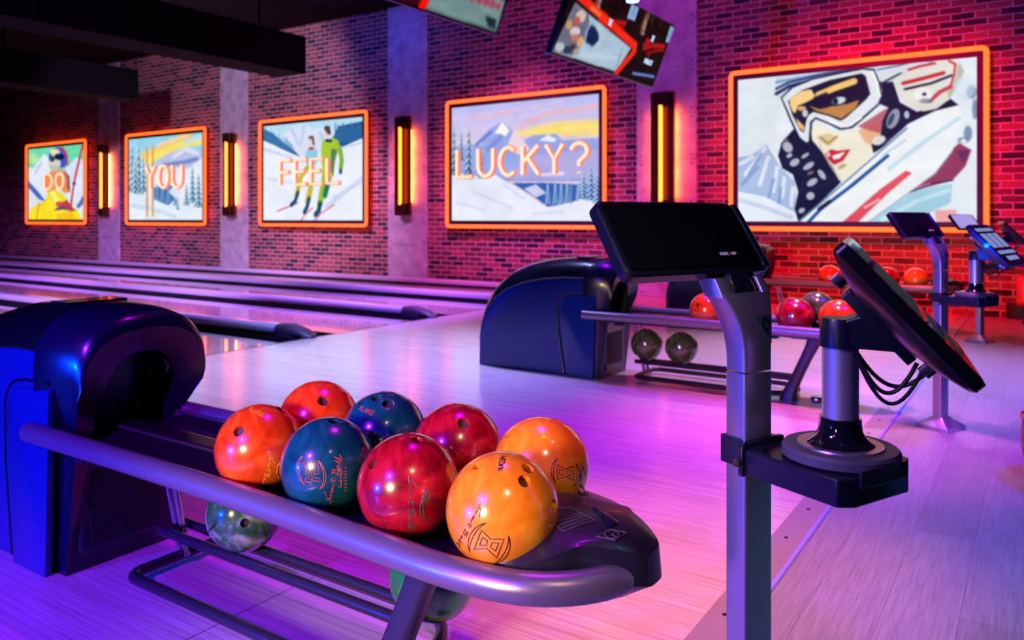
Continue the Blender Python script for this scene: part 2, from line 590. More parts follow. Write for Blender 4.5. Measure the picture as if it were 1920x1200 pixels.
# black bulkheads over the lanes
for (x0, x1, ye, z0, z1, lab) in ((-9.6, -9.0, 8.0, 3.2, 3.75, 'long black ceiling bulkhead ending above the FEEL sign'),
                                  (-14.7, -14.1, 8.45, 3.3, 3.86, 'black ceiling bulkhead ending lower left above the YOU sign')):
    t = thing('ceiling_bulkhead', lab, 'bulkhead', (x0, ye, z0), 0, 'black bulkheads')
    MB().span((0, -12, 0), (x1 - x0, 0, z1 - z0)).build('box', M_BLACKPAINT, t, bevel=0.01)
    for yy in (-0.6, -2.2, -4.4, -7):
        MB().tube([(0.3, yy, z1 - z0 - 0.01), (0.3, yy, 4.65 - z0)], 0.012, 8).build('hanger_rod', M_BLACKPAINT, t)

# ------------------------------------------------------------------ painted light boxes
class Paint:
    """raster of the printed picture; xf maps source pixels to panel (0..1, 0..1 from top left)"""
    def __init__(self, w, h, xf, base):
        self.w, self.h, self.xf = w, h, xf
        self.a = np.zeros((h, w, 3)) + np.array(base, float)
        self.gx, self.gy = np.meshgrid(np.arange(w), np.arange(h))
        self.rng = np.random.RandomState(3)
    def tp(self, pts):
        q = np.array([self.xf(*p) for p in pts])
        return q * [self.w - 1, self.h - 1]
    def blend(self, m, col):
        m = m[..., None]
        self.a = self.a * (1 - m) + np.array(col, float) * m
    def soft(self, m, r):
        for _ in range(r):
            p = np.pad(m, 1, mode='edge')
            m = (p[:-2, 1:-1] + p[2:, 1:-1] + p[1:-1, :-2] + p[1:-1, 2:] + 2 * m) / 6
        return m
    def inside(self, q):
        n = len(q)
        acc = np.zeros((self.h, self.w))
        for dx, dy in ((-.25, -.25), (.25, -.25), (-.25, .25), (.25, .25)):
            X, Y = self.gx + dx, self.gy + dy
            m = np.zeros((self.h, self.w), bool)
            j = n - 1
            for i in range(n):
                (xi, yi), (xj, yj) = q[i], q[j]
                if yi != yj:
                    m ^= ((yi > Y) != (yj > Y)) & (X < (xj - xi) * (Y - yi) / (yj - yi) + xi)
                j = i
            acc += m
        return acc / 4
    def poly(self, pts, col, a=1.0, r=1):
        self.blend(self.soft(self.inside(self.tp(pts)), r) * a, col)
    def stroke(self, pts, wid, col, a=1.0, r=1):
        q = self.tp(pts)
        o = self.tp([(pts[0][0], pts[0][1]), (pts[0][0] + wid, pts[0][1])])
        hw = max(0.55, abs(o[1][0] - o[0][0]) / 2)
        d = np.full((self.h, self.w), 1e9)
        for (x0, y0), (x1, y1) in zip(q[:-1], q[1:]):
            dx, dy = x1 - x0, y1 - y0
            l2 = dx * dx + dy * dy + 1e-9
            t = np.clip(((self.gx - x0) * dx + (self.gy - y0) * dy) / l2, 0, 1)
            d = np.minimum(d, np.hypot(self.gx - x0 - t * dx, self.gy - y0 - t * dy))
        self.blend(self.soft(np.clip(hw - d + 0.5, 0, 1), r) * a, col)
    def ell(self, c, rx, ry, col, a=1.0, r=1, rot=0.0):
        self.poly([(c[0] + rx * math.cos(t) * math.cos(rot) - ry * math.sin(t) * math.sin(rot),
                    c[1] + rx * math.cos(t) * math.sin(rot) + ry * math.sin(t) * math.cos(rot)) for t in [2 * PI * i / 20 for i in range(20)]], col, a, r)
    def vgrad(self, y0, y1, c0, c1):
        t = np.clip((np.arange(self.h) / (self.h - 1) - y0) / (y1 - y0), 0, 1)[:, None, None]
        self.a = np.array(c0, float) * (1 - t) + np.array(c1, float) * t + self.a * 0
    def mottle(self, amp, cells):
        n = np.zeros((self.h, self.w))
        for k in (cells, cells * 2, cells * 4):
            g = self.rng.rand(k + 2, k + 2)
            yy = self.gy / self.h * k
            xx = self.gx / self.w * k
            iy, ix = yy.astype(int), xx.astype(int)
            fy, fx = yy - iy, xx - ix
            n += (g[iy, ix] * (1 - fx) * (1 - fy) + g[iy, ix + 1] * fx * (1 - fy) + g[iy + 1, ix] * (1 - fx) * fy + g[iy + 1, ix + 1] * fx * fy) * cells / k
        n = (n - n.mean()) / n.std()
        self.a = np.clip(self.a + n[..., None] * amp, 0, 255)
    def fir(self, x, top, bot, wid, col, snow):
        """a snowy fir: layered branches"""
        n = 7
        for i in range(n):
            t0, t1 = i / n, (i + 1.5) / n
            w = wid * (0.25 + 0.75 * (i + 1) / n)
            self.poly([(x, top + (bot - top) * t0), (x + w / 2, top + (bot - top) * min(1, t1)), (x - w / 2, top + (bot - top) * min(1, t1))], col, 0.95, 0)
            self.stroke([(x - w * 0.35, top + (bot - top) * (t1 - 0.05)), (x - w * 0.05, top + (bot - top) * (t0 + 0.06))], wid * 0.14, snow, 0.8, 0)
            self.stroke([(x + w * 0.15, top + (bot - top) * (t0 + 0.10)), (x + w * 0.4, top + (bot - top) * (t1 - 0.02))], wid * 0.10, snow, 0.7, 0)

def crop_xf(crop, scale, corners):
    """crop pixels -> panel coordinates; corners tl,tr,br,bl of the panel in crop pixels (vertical sides)"""
    (xl, ytl), (xr, ytr), (_, ybr), (_, ybl) = corners
    # perspective along x through the wall plane
    X0 = on_y(crop[0] + xl / scale, HY, WY - 0.14).x
    X1 = on_y(crop[0] + xr / scale, HY, WY - 0.14).x
    def f(x, y):
        u = (on_y(crop[0] + x / scale, HY, WY - 0.14).x - X0) / (X1 - X0)
        s = (x - xl) / (xr - xl)
        yt, yb = ytl + (ytr - ytl) * s, ybl + (ybr - ybl) * s
        return u, (y - yt) / (yb - yt)
    return f

def paint_woman():
    P = Paint(330, 230, crop_xf((1320, 60), 3.0, [(178, 250), (1540, 118), (1540, 1070), (178, 1075)]), (228, 236, 243))
    NAVY, WH, ORG = (14, 28, 62), (226, 232, 236), (236, 184, 112)
    P.poly([(178, 250), (420, 220), (400, 620), (178, 700)], (224, 232, 242), 1, 6)
    P.poly([(178, 700), (250, 690), (340, 625), (420, 760), (500, 840), (515, 1075), (178, 1075)], (168, 190, 226))
    for a in (((190, 740), (260, 700)), ((220, 800), (330, 650)), ((300, 860), (350, 700)), ((380, 900), (400, 760)), ((430, 930), (440, 820)), ((480, 980), (490, 880))):
        P.stroke(a, 22, (236, 240, 250), 0.8)
    for a in (((200, 860), (290, 760)), ((350, 940), (380, 830)), ((240, 800), (310, 680)), ((410, 980), (420, 880))):
        P.stroke(a, 18, (120, 148, 200), 0.7)
    P.poly([(178, 900), (330, 930), (520, 1030), (520, 1080), (178, 1080)], (230, 236, 248))
    P.stroke([(190, 950), (320, 990), (480, 1050)], 26, (180, 198, 232), 0.6)
    # hair, left
    P.poly([(490, 540), (425, 615), (405, 690), (430, 765), (490, 800), (520, 900), (500, 1000), (520, 1075), (640, 970), (765, 845), (720, 700), (640, 600), (560, 520)], NAVY)
    for c, rx, ry in (((460, 640), 26, 34), ((500, 730), 30, 20), ((580, 750), 36, 16), ((600, 845), 34, 18), ((590, 925), 24, 22), ((655, 800), 16, 34), ((470, 690), 18, 12), ((540, 1010), 20, 14), ((560, 690), 26, 10)):
        P.ell(c, rx, ry, (206, 206, 216), 0.85, 1, -0.6)
    P.ell((450, 600), 16, 10, (150, 110, 100), 0.8)
    P.ell((590, 790), 20, 8, (170, 130, 120), 0.8, 1, -0.5)
    # face
    P.poly([(590, 520), (640, 500), (700, 540), (780, 560), (870, 530), (960, 490), (1000, 560), (955, 640), (945, 690), (870, 775), (795, 835), (755, 835), (720, 760), (650, 660), (600, 600)], (240, 234, 214))
    P.poly([(860, 545), (960, 495), (1000, 560), (955, 640), (900, 610)], (226, 164, 118), 0.8, 4)
    P.poly([(860, 520), (1000, 430), (1035, 410), (1010, 500), (990, 560), (930, 545)], (186, 84, 100), 0.9, 2)
    P.poly([(620, 580), (690, 560), (745, 580), (700, 635), (650, 610)], (206, 178, 118), 0.6, 3)
    P.stroke([(650, 585), (690, 620), (740, 580)], 14, (170, 132, 78), 0.85)
    P.stroke([(640, 620), (700, 740), (760, 830)], 10, (214, 200, 178), 0.8)
    P.poly([(672, 682), (708, 652), (742, 662), (820, 652), (775, 722), (725, 744), (695, 716)], (204, 44, 66))
    P.poly([(714, 692), (792, 664), (756, 706), (722, 712)], (250, 246, 246))
    P.ell((692, 684), 12, 14, (250, 226, 226), 0.8)
    P.ell((770, 752), 28, 12, (186, 150, 96), 0.8, 2, -0.5)
    # hair, right
    P.poly([(985, 260), (1060, 240), (1100, 380), (1200, 435), (1390, 360), (1440, 400), (1290, 440), (1150, 505), (1010, 640), (950, 675), (938, 630), (990, 570), (1000, 490), (1035, 410), (985, 390), (1000, 320)], NAVY)
    P.ell((1062, 475), 32, 62, (190, 196, 214), 0.75, 1, 0.4)
    P.ell((1050, 480), 14, 40, NAVY, 0.7, 1, 0.4)
    P.ell((980, 600), 40, 26, (232, 228, 220), 0.95, 1, -0.4)
    P.ell((1140, 452), 15, 22, (210, 216, 226), 0.9)
    P.stroke([(1000, 620), (1090, 560), (1200, 480)], 10, (60, 84, 130), 0.8)
    # helmet
    P.poly([(388, 330), (395, 232), (560, 205), (880, 165), (970, 170), (1000, 250), (880, 200), (640, 270), (470, 350), (420, 365)], (206, 218, 234))
    P.stroke([(395, 262), (560, 232), (760, 195), (880, 176)], 16, (120, 156, 206))
    P.stroke([(395, 300), (470, 262), (640, 222), (880, 182)], 14, (36, 58, 110))
    P.stroke([(395, 330), (470, 285), (640, 242), (880, 196)], 20, (30, 52, 104))
    # goggles
    P.poly([(420, 352), (480, 290), (600, 240), (760, 205), (890, 180), (955, 186), (985, 260), (1002, 342), (985, 392), (900, 470), (830, 530), (760, 542), (690, 505), (620, 478), (600, 500), (592, 612), (570, 628), (522, 592), (472, 482), (440, 402)], NAVY, 1)
    P.poly([(428, 354), (490, 296), (600, 250), (760, 215), (890, 190), (948, 196), (975, 262), (992, 342), (975, 388), (890, 462), (826, 518), (764, 530), (690, 495), (618, 466), (588, 492), (580, 604), (568, 614), (530, 584), (482, 478), (450, 402)], WH)
    P.poly([(462, 372), (540, 310), (700, 250), (880, 212), (905, 226), (932, 332), (910, 362), (790, 472), (762, 488), (690, 458), (606, 436), (572, 460), (553, 556), (532, 544), (486, 452)], (16, 26, 56))
    P.poly([(470, 362), (540, 312), (596, 306), (616, 345), (600, 362), (556, 384), (520, 398), (506, 440), (492, 440), (474, 400)], (246, 208, 140))
    P.stroke([(636, 336), (720, 300), (838, 258)], 38, (248, 200, 120))
    P.stroke([(630, 350), (680, 330)], 20, (20, 26, 54), 0.9)
    P.poly([(580, 396), (640, 420), (720, 400), (800, 390), (870, 366), (846, 416), (765, 476), (700, 452), (620, 430)], (204, 138, 74), 0.95, 2)
    P.poly([(506, 470), (556, 520), (550, 552), (520, 520)], ORG, 1, 1)
    P.ell((744, 372), 56, 28, (24, 34, 66), 1, 1, -0.25)
    P.ell((752, 370), 40, 20, (206, 218, 232), 1, 1, -0.25)
    P.ell((733, 374), 16, 18, (20, 26, 50))
    P.ell((660, 380), 52, 34, (16, 26, 56), 0.9, 2)
    P.ell((545, 440), 36, 46, (22, 32, 62), 1)
    P.ell((560, 444), 16, 22, (206, 214, 226), 0.95)
    P.ell((540, 415), 26, 14, ORG, 0.9)
    P.stroke([(945, 205), (970, 270), (985, 345)], 14, (246, 250, 252))
    P.stroke([(880, 470), (800, 520), (700, 490)], 12, (250, 250, 250))
    # ear cup and straps
    P.poly([(960, 200), (1150, 150), (1270, 140), (1170, 215), (1060, 260), (1000, 265)], (214, 222, 232))
    P.stroke([(1010, 262), (1100, 215), (1190, 205), (1280, 150)], 12, NAVY)
    P.stroke([(975, 190), (1080, 170), (1180, 145)], 9, (60, 84, 130))
    P.poly([(1060, 256), (1120, 205), (1280, 148), (1385, 128), (1440, 146), (1468, 200), (1442, 272), (1380, 365), (1310, 418), (1235, 432), (1155, 405), (1090, 340)], (226, 226, 218))
    P.poly([(1440, 146), (1468, 200), (1442, 272), (1380, 365), (1370, 330), (1420, 240), (1430, 180)], (176, 176, 160), 0.8, 2)
    P.stroke([(1120, 270), (1240, 240), (1350, 210)], 24, (206, 44, 60))
    P.stroke([(1150, 192), (1220, 170), (1300, 155)], 16, (206, 44, 60))
    P.stroke([(1380, 140), (1418, 160), (1410, 225), (1390, 285)], 13, (206, 50, 64))
    P.stroke([(1130, 304), (1280, 270), (1395, 225)], 16, NAVY)
    P.stroke([(1272, 372), (1330, 320), (1390, 290)], 26, (196, 70, 86))
    P.ell((1232, 335), 54, 44, (240, 240, 236))
    P.ell((1250, 372), 40, 14, (110, 116, 130), 0.7, 2)
    P.ell((1240, 333), 13, 11, (40, 50, 84))
    # jacket behind the ski
    P.poly([(1300, 790), (1400, 650), (1440, 615), (1510, 655), (1475, 750), (1400, 832), (1200, 885), (1140, 905)], (150, 62, 98))
    P.poly([(1420, 660), (1500, 650), (1470, 740)], (96, 50, 100), 0.8, 2)
    P.stroke([(1160, 900), (1290, 850), (1400, 830)], 10, (40, 40, 90), 0.9)
    P.stroke([(1180, 880), (1270, 850)], 10, (226, 140, 160), 0.8)
    P.poly([(920, 1078), (1150, 912), (1260, 870), (1400, 850), (1390, 960), (1250, 1030), (1100, 1078)], (166, 210, 230))
    P.stroke([(1000, 1060), (1200, 950), (1380, 890)], 24, (206, 232, 242), 0.9, 2)
    P.poly([(1300, 1005), (1420, 1000), (1440, 1078), (1310, 1078)], (240, 160, 166), 0.9, 2)
    # ski
    P.poly([(515, 1080), (760, 870), (960, 680), (1150, 505), (1300, 430), (1440, 395), (1462, 480), (1400, 660), (1300, 792), (1150, 905), (915, 1080)], (238, 243, 246))
    P.stroke([(525, 1075), (760, 868), (960, 690), (1140, 530)], 8, (70, 110, 160))
    P.stroke([(580, 1075), (650, 1000), (830, 860), (1030, 690)], 20, (18, 76, 156))
    P.stroke([(640, 1000), (700, 955)], 22, NAVY, 0.9)
    P.poly([(770, 1078), (985, 885), (1135, 775), (1170, 790), (1040, 900), (860, 1078)], (228, 84, 100))
    P.stroke([(900, 990), (980, 945)], 14, (250, 200, 206), 0.9)
    P.stroke([(1040, 765), (1250, 600), (1440, 470)], 26, (186, 220, 234), 0.85, 2)
    P.stroke([(1000, 690), (1130, 600)], 14, (176, 206, 222), 0.8)
    P.stroke([(920, 1075), (1150, 905), (1300, 795), (1400, 665)], 7, (130, 150, 180), 0.8)
    # fluff on the right
    for c, rx, ry in (((1510, 320), 30, 40), ((1490, 560), 24, 46), ((1460, 600), 30, 18), ((1530, 420), 16, 60)):
        P.ell(c, rx, ry, (96, 120, 160), 0.8, 3)
    P.ell((1470, 300), 60, 70, (206, 226, 240), 0.6, 5)
    P.ell((1465, 605), 16, 14, (230, 238, 246))
    P.mottle(2.5, 14)
    return P
def paint_lucky():
    P = Paint(260, 180, crop_xf((800, 120), 3.529, [(158, 275), (1143, 180), (1143, 1050), (158, 1050)]), (200, 205, 245))
    P.vgrad(0, 0.45, (188, 192, 244), (236, 206, 226))
    for a, w, c in ((((158, 350), (500, 300), (900, 230)), 24, (214, 196, 240)), (((300, 345), (560, 310)), 16, (240, 188, 206)), (((620, 400), (800, 310), (1000, 290), (1140, 260)), 22, (246, 186, 186)), (((158, 400), (500, 370)), 22, (206, 190, 238)), (((600, 350), (900, 260)), 12, (230, 200, 236))):
        P.stroke(a, w, c, 0.8, 3)
    P.poly([(380, 450), (620, 430), (820, 370), (1143, 350), (1143, 470), (620, 470)], (250, 222, 140), 0.95, 5)
    P.stroke([(700, 440), (1140, 400)], 26, (252, 234, 120), 0.9, 3)
    P.poly([(310, 525), (400, 425), (490, 368), (560, 430), (640, 500), (700, 462), (860, 455), (900, 500), (1143, 480), (1143, 780), (158, 780), (158, 540)], (152, 168, 230))
    P.poly([(440, 455), (492, 372), (545, 432), (515, 470), (480, 450)], (250, 246, 240))
    P.poly([(520, 560), (575, 420), (640, 500), (680, 560), (620, 600)], (238, 216, 226), 1, 2)
    P.stroke([(320, 530), (420, 440)], 16, (90, 110, 200), 0.8)
    P.stroke([(480, 480), (400, 560)], 30, (120, 140, 214), 0.8, 2)
    P.poly([(740, 500), (800, 460), (860, 490), (840, 510)], (236, 240, 252))
    P.poly([(640, 600), (1143, 560), (1143, 760), (560, 760)], (184, 172, 226), 0.8, 3)
    P.stroke([(760, 735), (900, 725)], 20, (240, 222, 240), 0.9, 2)
    P.poly([(560, 790), (820, 790), (1000, 800), (1143, 790), (1143, 900), (950, 930), (800, 955), (700, 880)], (48, 100, 182))
    P.poly([(640, 830), (720, 800), (790, 860), (720, 890)], (206, 206, 240))
    for x in (800, 850, 890, 930):
        P.fir(x, 790, 930, 46, (70, 120, 190), (210, 226, 246))
    P.poly([(158, 715), (300, 745), (450, 735), (600, 830), (790, 960), (950, 925), (1060, 890), (1143, 840), (1143, 1055), (158, 1055)], (232, 236, 250))
    for a in (((300, 850), (560, 960)), ((200, 930), (380, 980)), ((700, 1000), (900, 990)), ((500, 800), (640, 900))):
        P.stroke(a, 18, (206, 214, 244), 0.7, 3)
    for x, t, b, w in ((172, 400, 740, 50), (222, 430, 640, 40), (272, 400, 740, 66), (355, 500, 760, 60)):
        P.fir(x, t, b, w, (44, 92, 130), (216, 232, 246))
    for x, t, b, w in ((1040, 700, 900, 90), (1090, 660, 910, 80), (1132, 720, 930, 80), (1010, 780, 900, 60)):
        P.fir(x, t, b, w, (48, 96, 160), (206, 220, 244))
    P.stroke([(955, 600), (955, 940)], 8, (170, 176, 160), 0.8)
    P.mottle(3, 12)
    return P
def paint_skiers():
    P = Paint(240, 170, crop_xf((400, 180), 4.2857, [(395, 232), (1195, 155), (1195, 1010), (395, 1005)]), (232, 240, 250))
    P.poly([(395, 220), (1195, 150), (1195, 260), (395, 320)], (186, 224, 246), 1, 4)
    P.poly([(480, 420), (560, 280), (640, 240), (720, 220), (800, 250), (960, 240), (1000, 420), (700, 500)], (218, 226, 246), 1, 2)
    for a in (((620, 260), (680, 380)), ((720, 240), (700, 360)), ((850, 280), (880, 360)), ((560, 330), (640, 420))):
        P.stroke(a, 24, (186, 200, 236), 0.8, 2)
    P.poly([(395, 250), (470, 290), (560, 370), (640, 430), (690, 482), (600, 455), (500, 395), (395, 350)], (32, 92, 150))
    for i, x in enumerate(range(400, 640, 20)):
        P.fir(x, 225 + (x - 400) * 0.55 + (i % 3) * 14, 340 + (x - 400) * 0.5, 26, (30, 92, 150), (90, 150, 200))
    P.poly([(950, 330), (1000, 230), (1195, 190), (1195, 335), (1030, 405), (980, 380)], (24, 84, 144))
    for i, x in enumerate(range(975, 1195, 20)):
        P.fir(x, 190 + (i % 3) * 22, 360, 28, (24, 80, 140), (80, 146, 196))
    P.poly([(395, 350), (520, 410), (690, 485), (760, 470), (1030, 405), (1195, 330), (1195, 1015), (395, 1015)], (234, 241, 252))
    for a, w in ((((400, 420), (620, 490)), 16), (((900, 900), (1195, 660)), 26), (((960, 820), (1180, 700)), 14), (((420, 660), (640, 700)), 10), (((1000, 420), (1180, 370)), 12)):
        P.stroke(a, w, (196, 206, 240), 0.75, 2)
    for a in (((505, 932), (560, 910), (670, 865)), ((700, 1008), (730, 960), (790, 905)), ((806, 1008), (860, 950), (965, 880))):
        P.stroke(a, 8, (226, 70, 110), 0.9)
    # smaller skier
    P.stroke([(760, 560), (700, 640), (680, 720), (660, 800)], 34, (196, 184, 44))
    P.stroke([(785, 560), (780, 700), (765, 790), (748, 850)], 40, (204, 186, 50))
    P.stroke([(672, 780), (650, 850), (620, 880)], 26, (30, 74, 110))
    P.stroke([(762, 830), (745, 900), (725, 940)], 28, (26, 72, 108))
    P.poly([(735, 440), (765, 415), (815, 415), (835, 440), (825, 540), (790, 560), (740, 545), (728, 490)], (140, 206, 226))
    P.ell((778, 345), 22, 32, (232, 206, 190))
    P.stroke([(765, 325), (790, 320), (800, 380)], 16, (90, 74, 66))
    P.ell((780, 415), 24, 14, (210, 70, 60))
    # taller skier
    P.stroke([(890, 620), (880, 720), (862, 800), (848, 880)], 46, (150, 196, 40))
    P.stroke([(930, 610), (910, 720), (890, 800)], 40, (44, 122, 90))
    P.stroke([(850, 870), (840, 930), (815, 960)], 34, (24, 78, 104))
    P.stroke([(990, 385), (1015, 440), (1025, 520), (1018, 580)], 32, (120, 180, 44))
    P.ell((1016, 605), 14, 26, (20, 84, 96))
    P.poly([(866, 356), (900, 338), (960, 330), (1000, 350), (1000, 440), (970, 520), (958, 650), (875, 640), (862, 520), (858, 420)], (172, 206, 44))
    P.poly([(940, 420), (990, 420), (970, 520), (958, 640), (935, 600)], (60, 110, 110), 0.8, 2)
    P.stroke([(900, 350), (940, 352)], 18, (20, 60, 100))
    P.ell((908, 285), 26, 38, (236, 206, 186))
    P.poly([(880, 250), (895, 226), (930, 232), (940, 300), (915, 300)], (70, 66, 70))
    P.mottle(2.5, 12)
    return P
def paint_forest():
    P = Paint(200, 146, crop_xf((0, 220), 4.571, [(1110, 165), (1725, 118), (1725, 890), (1110, 888)]), (226, 236, 248))
    P.poly([(1110, 160), (1725, 110), (1725, 330), (1110, 430)], (150, 214, 240), 1, 4)
    for a, w, c in ((((1230, 330), (1330, 300), (1460, 230), (1600, 150)), 60, (252, 206, 84)), (((1260, 370), (1400, 290), (1560, 220), (1720, 190)), 40, (250, 230, 120)), (((1350, 220), (1600, 140)), 22, (244, 214, 180)), (((1580, 200), (1720, 150)), 26, (200, 220, 240))):
        P.stroke(a, w, c, 0.9, 3)
    P.poly([(1310, 400), (1400, 320), (1480, 280), (1580, 240), (1650, 265), (1725, 290), (1725, 420), (1600, 430), (1480, 420)], (186, 198, 236))
    P.stroke([(1480, 330), (1580, 260), (1680, 300)], 26, (224, 230, 248), 0.9, 2)
    P.stroke([(1400, 400), (1560, 380), (1680, 350)], 22, (110, 126, 196), 0.8, 2)
    P.poly([(1310, 600), (1460, 580), (1560, 640), (1440, 760), (1320, 720)], (64, 116, 176))
    for x, t, b, w in ((1345, 560, 740, 50), (1390, 580, 740, 50), (1440, 590, 740, 50), (1500, 600, 760, 50)):
        P.fir(x, t, b, w, (60, 110, 170), (150, 186, 222))
    P.poly([(1440, 640), (1560, 470), (1725, 340), (1725, 700), (1560, 760)], (232, 238, 250), 0.95, 2)
    for x, t, b, w in ((1135, 180, 640, 80), (1190, 190, 660, 90), (1230, 300, 640, 70), (1160, 330, 700, 110)):
        P.fir(x, t, b, w, (52, 112, 146), (220, 236, 246))
    for x, t, b, w in ((1640, 410, 740, 80), (1690, 470, 780, 90), (1590, 560, 760, 60), (1515, 680, 830, 50)):
        P.fir(x, t, b, w, (52, 108, 150), (216, 232, 246))
    P.poly([(1110, 640), (1240, 670), (1330, 710), (1500, 800), (1725, 850), (1725, 895), (1110, 895)], (228, 238, 248))
    P.stroke([(1130, 760), (1300, 790), (1500, 860)], 20, (190, 212, 236), 0.7, 3)
    for x in (1262, 1310):
        P.stroke([(x, 232), (x, 852)], 16, (236, 178, 96))
        P.stroke([(x - 3, 240), (x - 3, 848)], 5, (170, 96, 60), 0.8)
    P.mottle(3, 12)
    return P
def paint_rider():
    P = Paint(180, 132, crop_xf((0, 220), 4.571, [(245, 260), (700, 215), (705, 875), (250, 878)]), (222, 230, 246))
    P.poly([(240, 255), (710, 205), (710, 420), (240, 420)], (112, 222, 176), 1, 3)
    P.ell((290, 340), 40, 50, (200, 230, 150), 0.7, 4)
    P.poly([(245, 480), (300, 400), (370, 300), (420, 330), (420, 620), (245, 560)], (226, 232, 248), 1, 2)
    P.poly([(560, 420), (640, 330), (710, 360), (710, 760), (560, 640)], (224, 230, 248), 1, 2)
    P.poly([(245, 540), (330, 640), (390, 720), (330, 700), (245, 600)], (60, 90, 190), 0.9)
    P.poly([(640, 760), (710, 640), (710, 720), (660, 780)], (60, 100, 180), 0.9)
    P.stroke([(300, 470), (350, 380)], 18, (186, 196, 232), 0.8, 2)
    P.poly([(250, 880), (250, 800), (330, 730), (380, 720), (400, 640), (470, 610), (560, 690), (600, 760), (660, 800), (690, 880)], (250, 226, 40))
    P.stroke([(330, 740), (310, 870)], 12, (226, 120, 30), 0.8)
    P.stroke([(440, 640), (500, 760)], 30, (250, 250, 150), 0.8, 2)
    P.poly([(450, 800), (560, 700), (600, 760), (640, 800), (520, 790)], (70, 60, 130), 0.9)
    P.stroke([(480, 740), (560, 740), (600, 790)], 22, (220, 60, 70), 0.9)
    P.poly([(480, 880), (470, 830), (600, 800), (650, 880)], (246, 196, 30), 0.95)
    P.poly([(385, 490), (430, 450), (540, 440), (585, 500), (590, 640), (540, 640), (500, 600), (400, 640)], (236, 150, 70))
    P.poly([(540, 440), (585, 500), (592, 640), (560, 600)], (110, 90, 90), 0.8)
    P.ell((490, 340), 82, 100, (56, 90, 214))
    P.ell((460, 380), 50, 70, (214, 214, 196))
    P.ell((462, 285), 40, 30, (240, 226, 180))
    P.stroke([(520, 250), (555, 300), (565, 390)], 16, (214, 40, 70))
    P.ell((500, 325), 44, 30, (14, 34, 80))
    P.ell((440, 345), 22, 26, (30, 70, 80))
    P.stroke([(430, 420), (540, 440)], 20, (180, 190, 170), 0.8)
    P.stroke([(690, 232), (620, 560), (590, 790)], 17, (206, 44, 76))
    P.ell((622, 560), 16, 14, (60, 60, 130))
    P.mottle(4, 12)
    return P

def picture_mat(name, strength):
    m, nt, p = new_mat(name)
    at = N(nt, 'ShaderNodeAttribute', attribute_name='print')
    p.inputs['Base Color'].default_value = (0.001, 0.001, 0.001, 1)
    L(nt, at.outputs['Color'], p.inputs['Emission Color'])
    p.inputs['Emission Strength'].default_value = strength
    p.inputs['Roughness'].default_value = 0.6
    p.inputs['Specular IOR Level'].default_value = 0.05
    return m
def picture(name, P, org, ux, uz, m, parent):
    """flat printed sheet: org top-left, ux along width, uz down the height"""
    h, w = P.h, P.w
    org, ux, uz = Vector(org), Vector(ux), Vector(uz)
    u = np.linspace(0, 1, w)
    v = np.linspace(0, 1, h)
    U, V = np.meshgrid(u, v)
    co = np.array(org) + U[..., None] * np.array(ux) + V[..., None] * np.array(uz)
    me = bpy.data.meshes.new(name)
    nv = w * h
    idx = np.arange(nv).reshape(h, w)
    q = np.stack([idx[:-1, :-1], idx[1:, :-1], idx[1:, 1:], idx[:-1, 1:]], -1).reshape(-1, 4)
    me.vertices.add(nv)
    me.vertices.foreach_set('co', co.reshape(-1).astype(np.float32))
    me.loops.add(q.size)
    me.loops.foreach_set('vertex_index', q.reshape(-1).astype(np.int32))
    me.polygons.add(len(q))
    me.polygons.foreach_set('loop_start', np.arange(0, q.size, 4).astype(np.int32))
    me.update(calc_edges=True)
    c = np.clip(P.a / 255.0, 0, 1)
    c = np.where(c <= 0.04045, c / 12.92, ((c + 0.055) / 1.055) ** 2.4)
    at = me.attributes.new('print', 'FLOAT_COLOR', 'POINT')
    at.data.foreach_set('color', np.concatenate([c, np.ones((h, w, 1))], -1).reshape(-1).astype(np.float32))
    me.materials.append(m)
    o = bpy.data.objects.new(name, me)
    COL.objects.link(o)
    o.parent = parent
    return o

